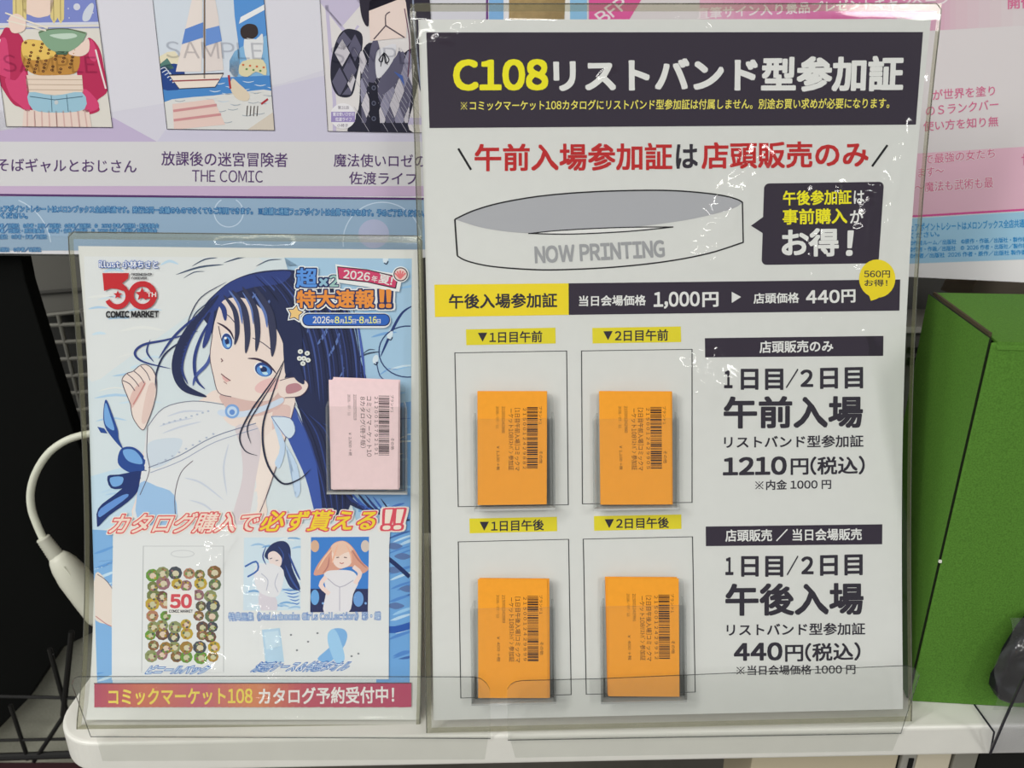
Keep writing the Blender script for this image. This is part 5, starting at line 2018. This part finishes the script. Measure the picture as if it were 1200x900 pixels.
def card(sheet, quad, z, name, col, label, cat, group, spec, extra=()):
    b_, org = slab(sheet, quad, z, .0003, mat(col, 0.65, 0.2, grain=.02, gscale=300))
    o = b_.build(name, origin=org)
    tag(o, label, cat, group)
    w = quad_warp(quad)
    a_ = Art(sheet, base=z + .00004, grid_v=0, warp=w)
    ik = (52, 32, 36)

    def vt(s, u0, v0, u1, v1, bold=.0, c=ik):
        a_.text(s, [(u1, v0), (u1, v1), (u0, v1), (u0, v0)], c, bold)
    # bar code: bars run across the card
    random.seed(spec['code'])
    v = .137
    while v < .685:
        h = random.choice((.005, .005, .009, .013))
        a_.rect(.712, v, .868, min(.69, v + h), (40, 28, 34))
        v += h + random.choice((.004, .006, .006, .010))
    vt('　'.join([]) or ' '.join(spec['code']), .655, .145, .70, .685)
    vt(spec['t1'], .535, .145, .612, .70)
    vt(spec['t2'], .445, .15, .522, spec.get('t2e', .695))
    vt(spec['code'][:12], .350, .13, .392, .365)
    vt('2026/07/11', .265, .13, .308, .325)
    vt(spec['price'], .27, .48, .318, .692)
    vt('ブランド1', .885, .13, .93, .29)
    vt('その他', .89, .525, .94, .635)
    a_.build('label_print', o, 'dark printed bar code and lettering')
    return o


CARDS = [
    ('upper left', [(559.7, 459), (641, 459), (640.6, 591), (560, 592)], dict(code='2150012429882', t1='[1日目午前入場]コミックマ', t2='ーケット108ﾘｽﾄﾊﾞﾝ 参加証', price='￥ 1,100 +税'),
     (556, 463, 647.5), (554, 491.5, 650), (556.5, 596, 650), (0, 0), 'first-day morning frame'),
    ('upper right', [(702, 458.6), (786.3, 459), (787, 591), (703.6, 591.3)], dict(code='2150012429905', t1='[2日目午前入場]コミックマ', t2='ーケット108ﾘｽﾄﾊﾞﾝ 参加証', price='￥ 1,100 +税'),
     (698, 461, 792), (694.5, 491.5, 796), (700, 595.5, 794), (1.4, .6), 'second-day morning frame'),
    ('lower left', [(560, 679), (641.4, 679.6), (642, 818), (560.4, 818)], dict(code='2150012429899', t1='[1日目午後入場]コミックマ', t2='ーケット108ﾘｽﾄﾊﾞﾝ 参加証', price='￥ 400 +税'),
     (555.5, 682, 648.5), (551, 714, 650.5), (556, 821, 649), (2.2, -.4), 'first-day afternoon frame'),
    ('lower right', [(711.8, 677.6), (795.4, 678), (796.3, 816.5), (714.6, 816)], dict(code='2150012429912', t1='[2日目午後入場]コミックマ', t2='ーケット108ﾘｽﾄﾊﾞﾝ 参加証', price='￥ 400 +税'),
     (704.5, 680, 800), (703, 711.5, 804), (708.5, 819, 803), (-1.8, -.6), 'second-day afternoon frame')]
Z0, DEP = .0032, .0062
for where, quad, spec, back, lip_, bottom, sh, frame in CARDS:
    pocket(A3, back, lip_, bottom, Z0, DEP, 'clear card pocket in the %s of the large notice' % frame)
    front = card(A3, quad, Z0 + .0044, 'price_card', ORANGE, 'orange price card at the front of the %s pocket of the large notice' % where, 'card', 'orange price cards', spec)
    # cards filed behind the front one
    b_, org = slab(A3, [(u + sh[0], v + sh[1] * .5) for u, v in quad], Z0 + .0038, .0003, mat(ORANGE, 0.65, 0.2, grain=.02, gscale=300))
    cb = b_.build('price_card', origin=org)
    lab = 'orange price card filed behind the front card, %s pocket of large notice' % where
    tag(cb, lab, 'card', 'orange price cards in the %s pocket' % where)
    for k in range(1, 4):
        c2 = cb.copy()
        c2.location = cb.location - A3.n * (.0007 * k) + A3.r1 * (.0002 * ((k * 7) % 3 - 1)) + A3.r2 * (.00015 * ((k * 5) % 3))
        COL.objects.link(c2)

pocket(A4, (383, 450, 474), (381.5, 476.5, 477), (386, 577, 476), Z0, DEP, 'clear card pocket on the left notice beside the woman')
card(A4, [(385.2, 445), (467.3, 446.8), (466.3, 573.3), (388, 573.3)], Z0 + .0044, 'price_card', PINK, 'pink price card at the front of the pocket on the left notice', 'card', 'pink price cards',
     dict(code='2120015792191', t1='コミックマーケット10', t2='8カタログ(冊子版)', price='￥ 2,500 +税', t2e=.62))
b_, org = slab(A4, [(390.5, 441.8), (469, 445), (468.4, 572), (390.5, 572)], Z0 + .0036, .0003, mat(PINK, 0.65, 0.2, grain=.02, gscale=300))
cb = b_.build('price_card', origin=org)
tag(cb, 'pink price card peeking out behind the front card, left notice', 'card', 'pink price cards')
for k in range(1, 3):
    c2 = cb.copy()
    c2.location = cb.location - A4.n * (.0008 * k) - A4.r1 * (.0004 * k) - A4.r2 * .0012
    tag(c2, 'pink price card filed deeper in the pocket on the left notice', 'card', 'pink price cards filed deeper')
    COL.objects.link(c2)

# ------------------------------------------------------------------ clear shelf fences
def fence(pl_px, name, label, tab_px):
    yf = lambda u: fl.y + (fr.y - fl.y) * ((u - 100) / 1000.0) - .0014
    pts = [on_y(u, v, yf(u)) for u, v in pl_px]
    base = sum(pts, Vector()) / len(pts)
    root = empty(name, Vector((base.x, base.y, SHELF_Z - .01)), label, 'shelf fence', 'clear shelf fences')
    b_ = MB()
    b_.prism(pts, [p + Vector((0, .0008, 0)) for p in pts], ACRYL, ACRYL_EDGE)
    b_.build('upright_plate', root)
    b_ = MB()
    q_ = [on_y(u, v, yf(u) + .0008) for u, v in tab_px]
    b_.prism(q_, [p + Vector((0, .0005, 0)) for p in q_], ACRYL)
    b_.build('mounting_tab', root)
    return root


fence([(91, 793.5), (300, 793), (556, 793.8), (564, 796), (570, 801), (574, 808), (575, 866), (106, 864), (84, 803), (86, 796)], 'shelf_fence',
      'low clear plastic fence along the shelf edge in front of the left notice', [(112, 862), (572, 864), (568, 890), (120, 892)])
fence([(594.5, 808), (598, 803), (604, 799.5), (612, 798), (700, 796), (1062, 780.5), (1072, 783), (1078, 791), (1056, 860), (595, 868)], 'shelf_fence',
      'low clear plastic fence along the shelf edge in front of the large notice', [(598, 866), (1055, 858), (1046, 880), (604, 888)])
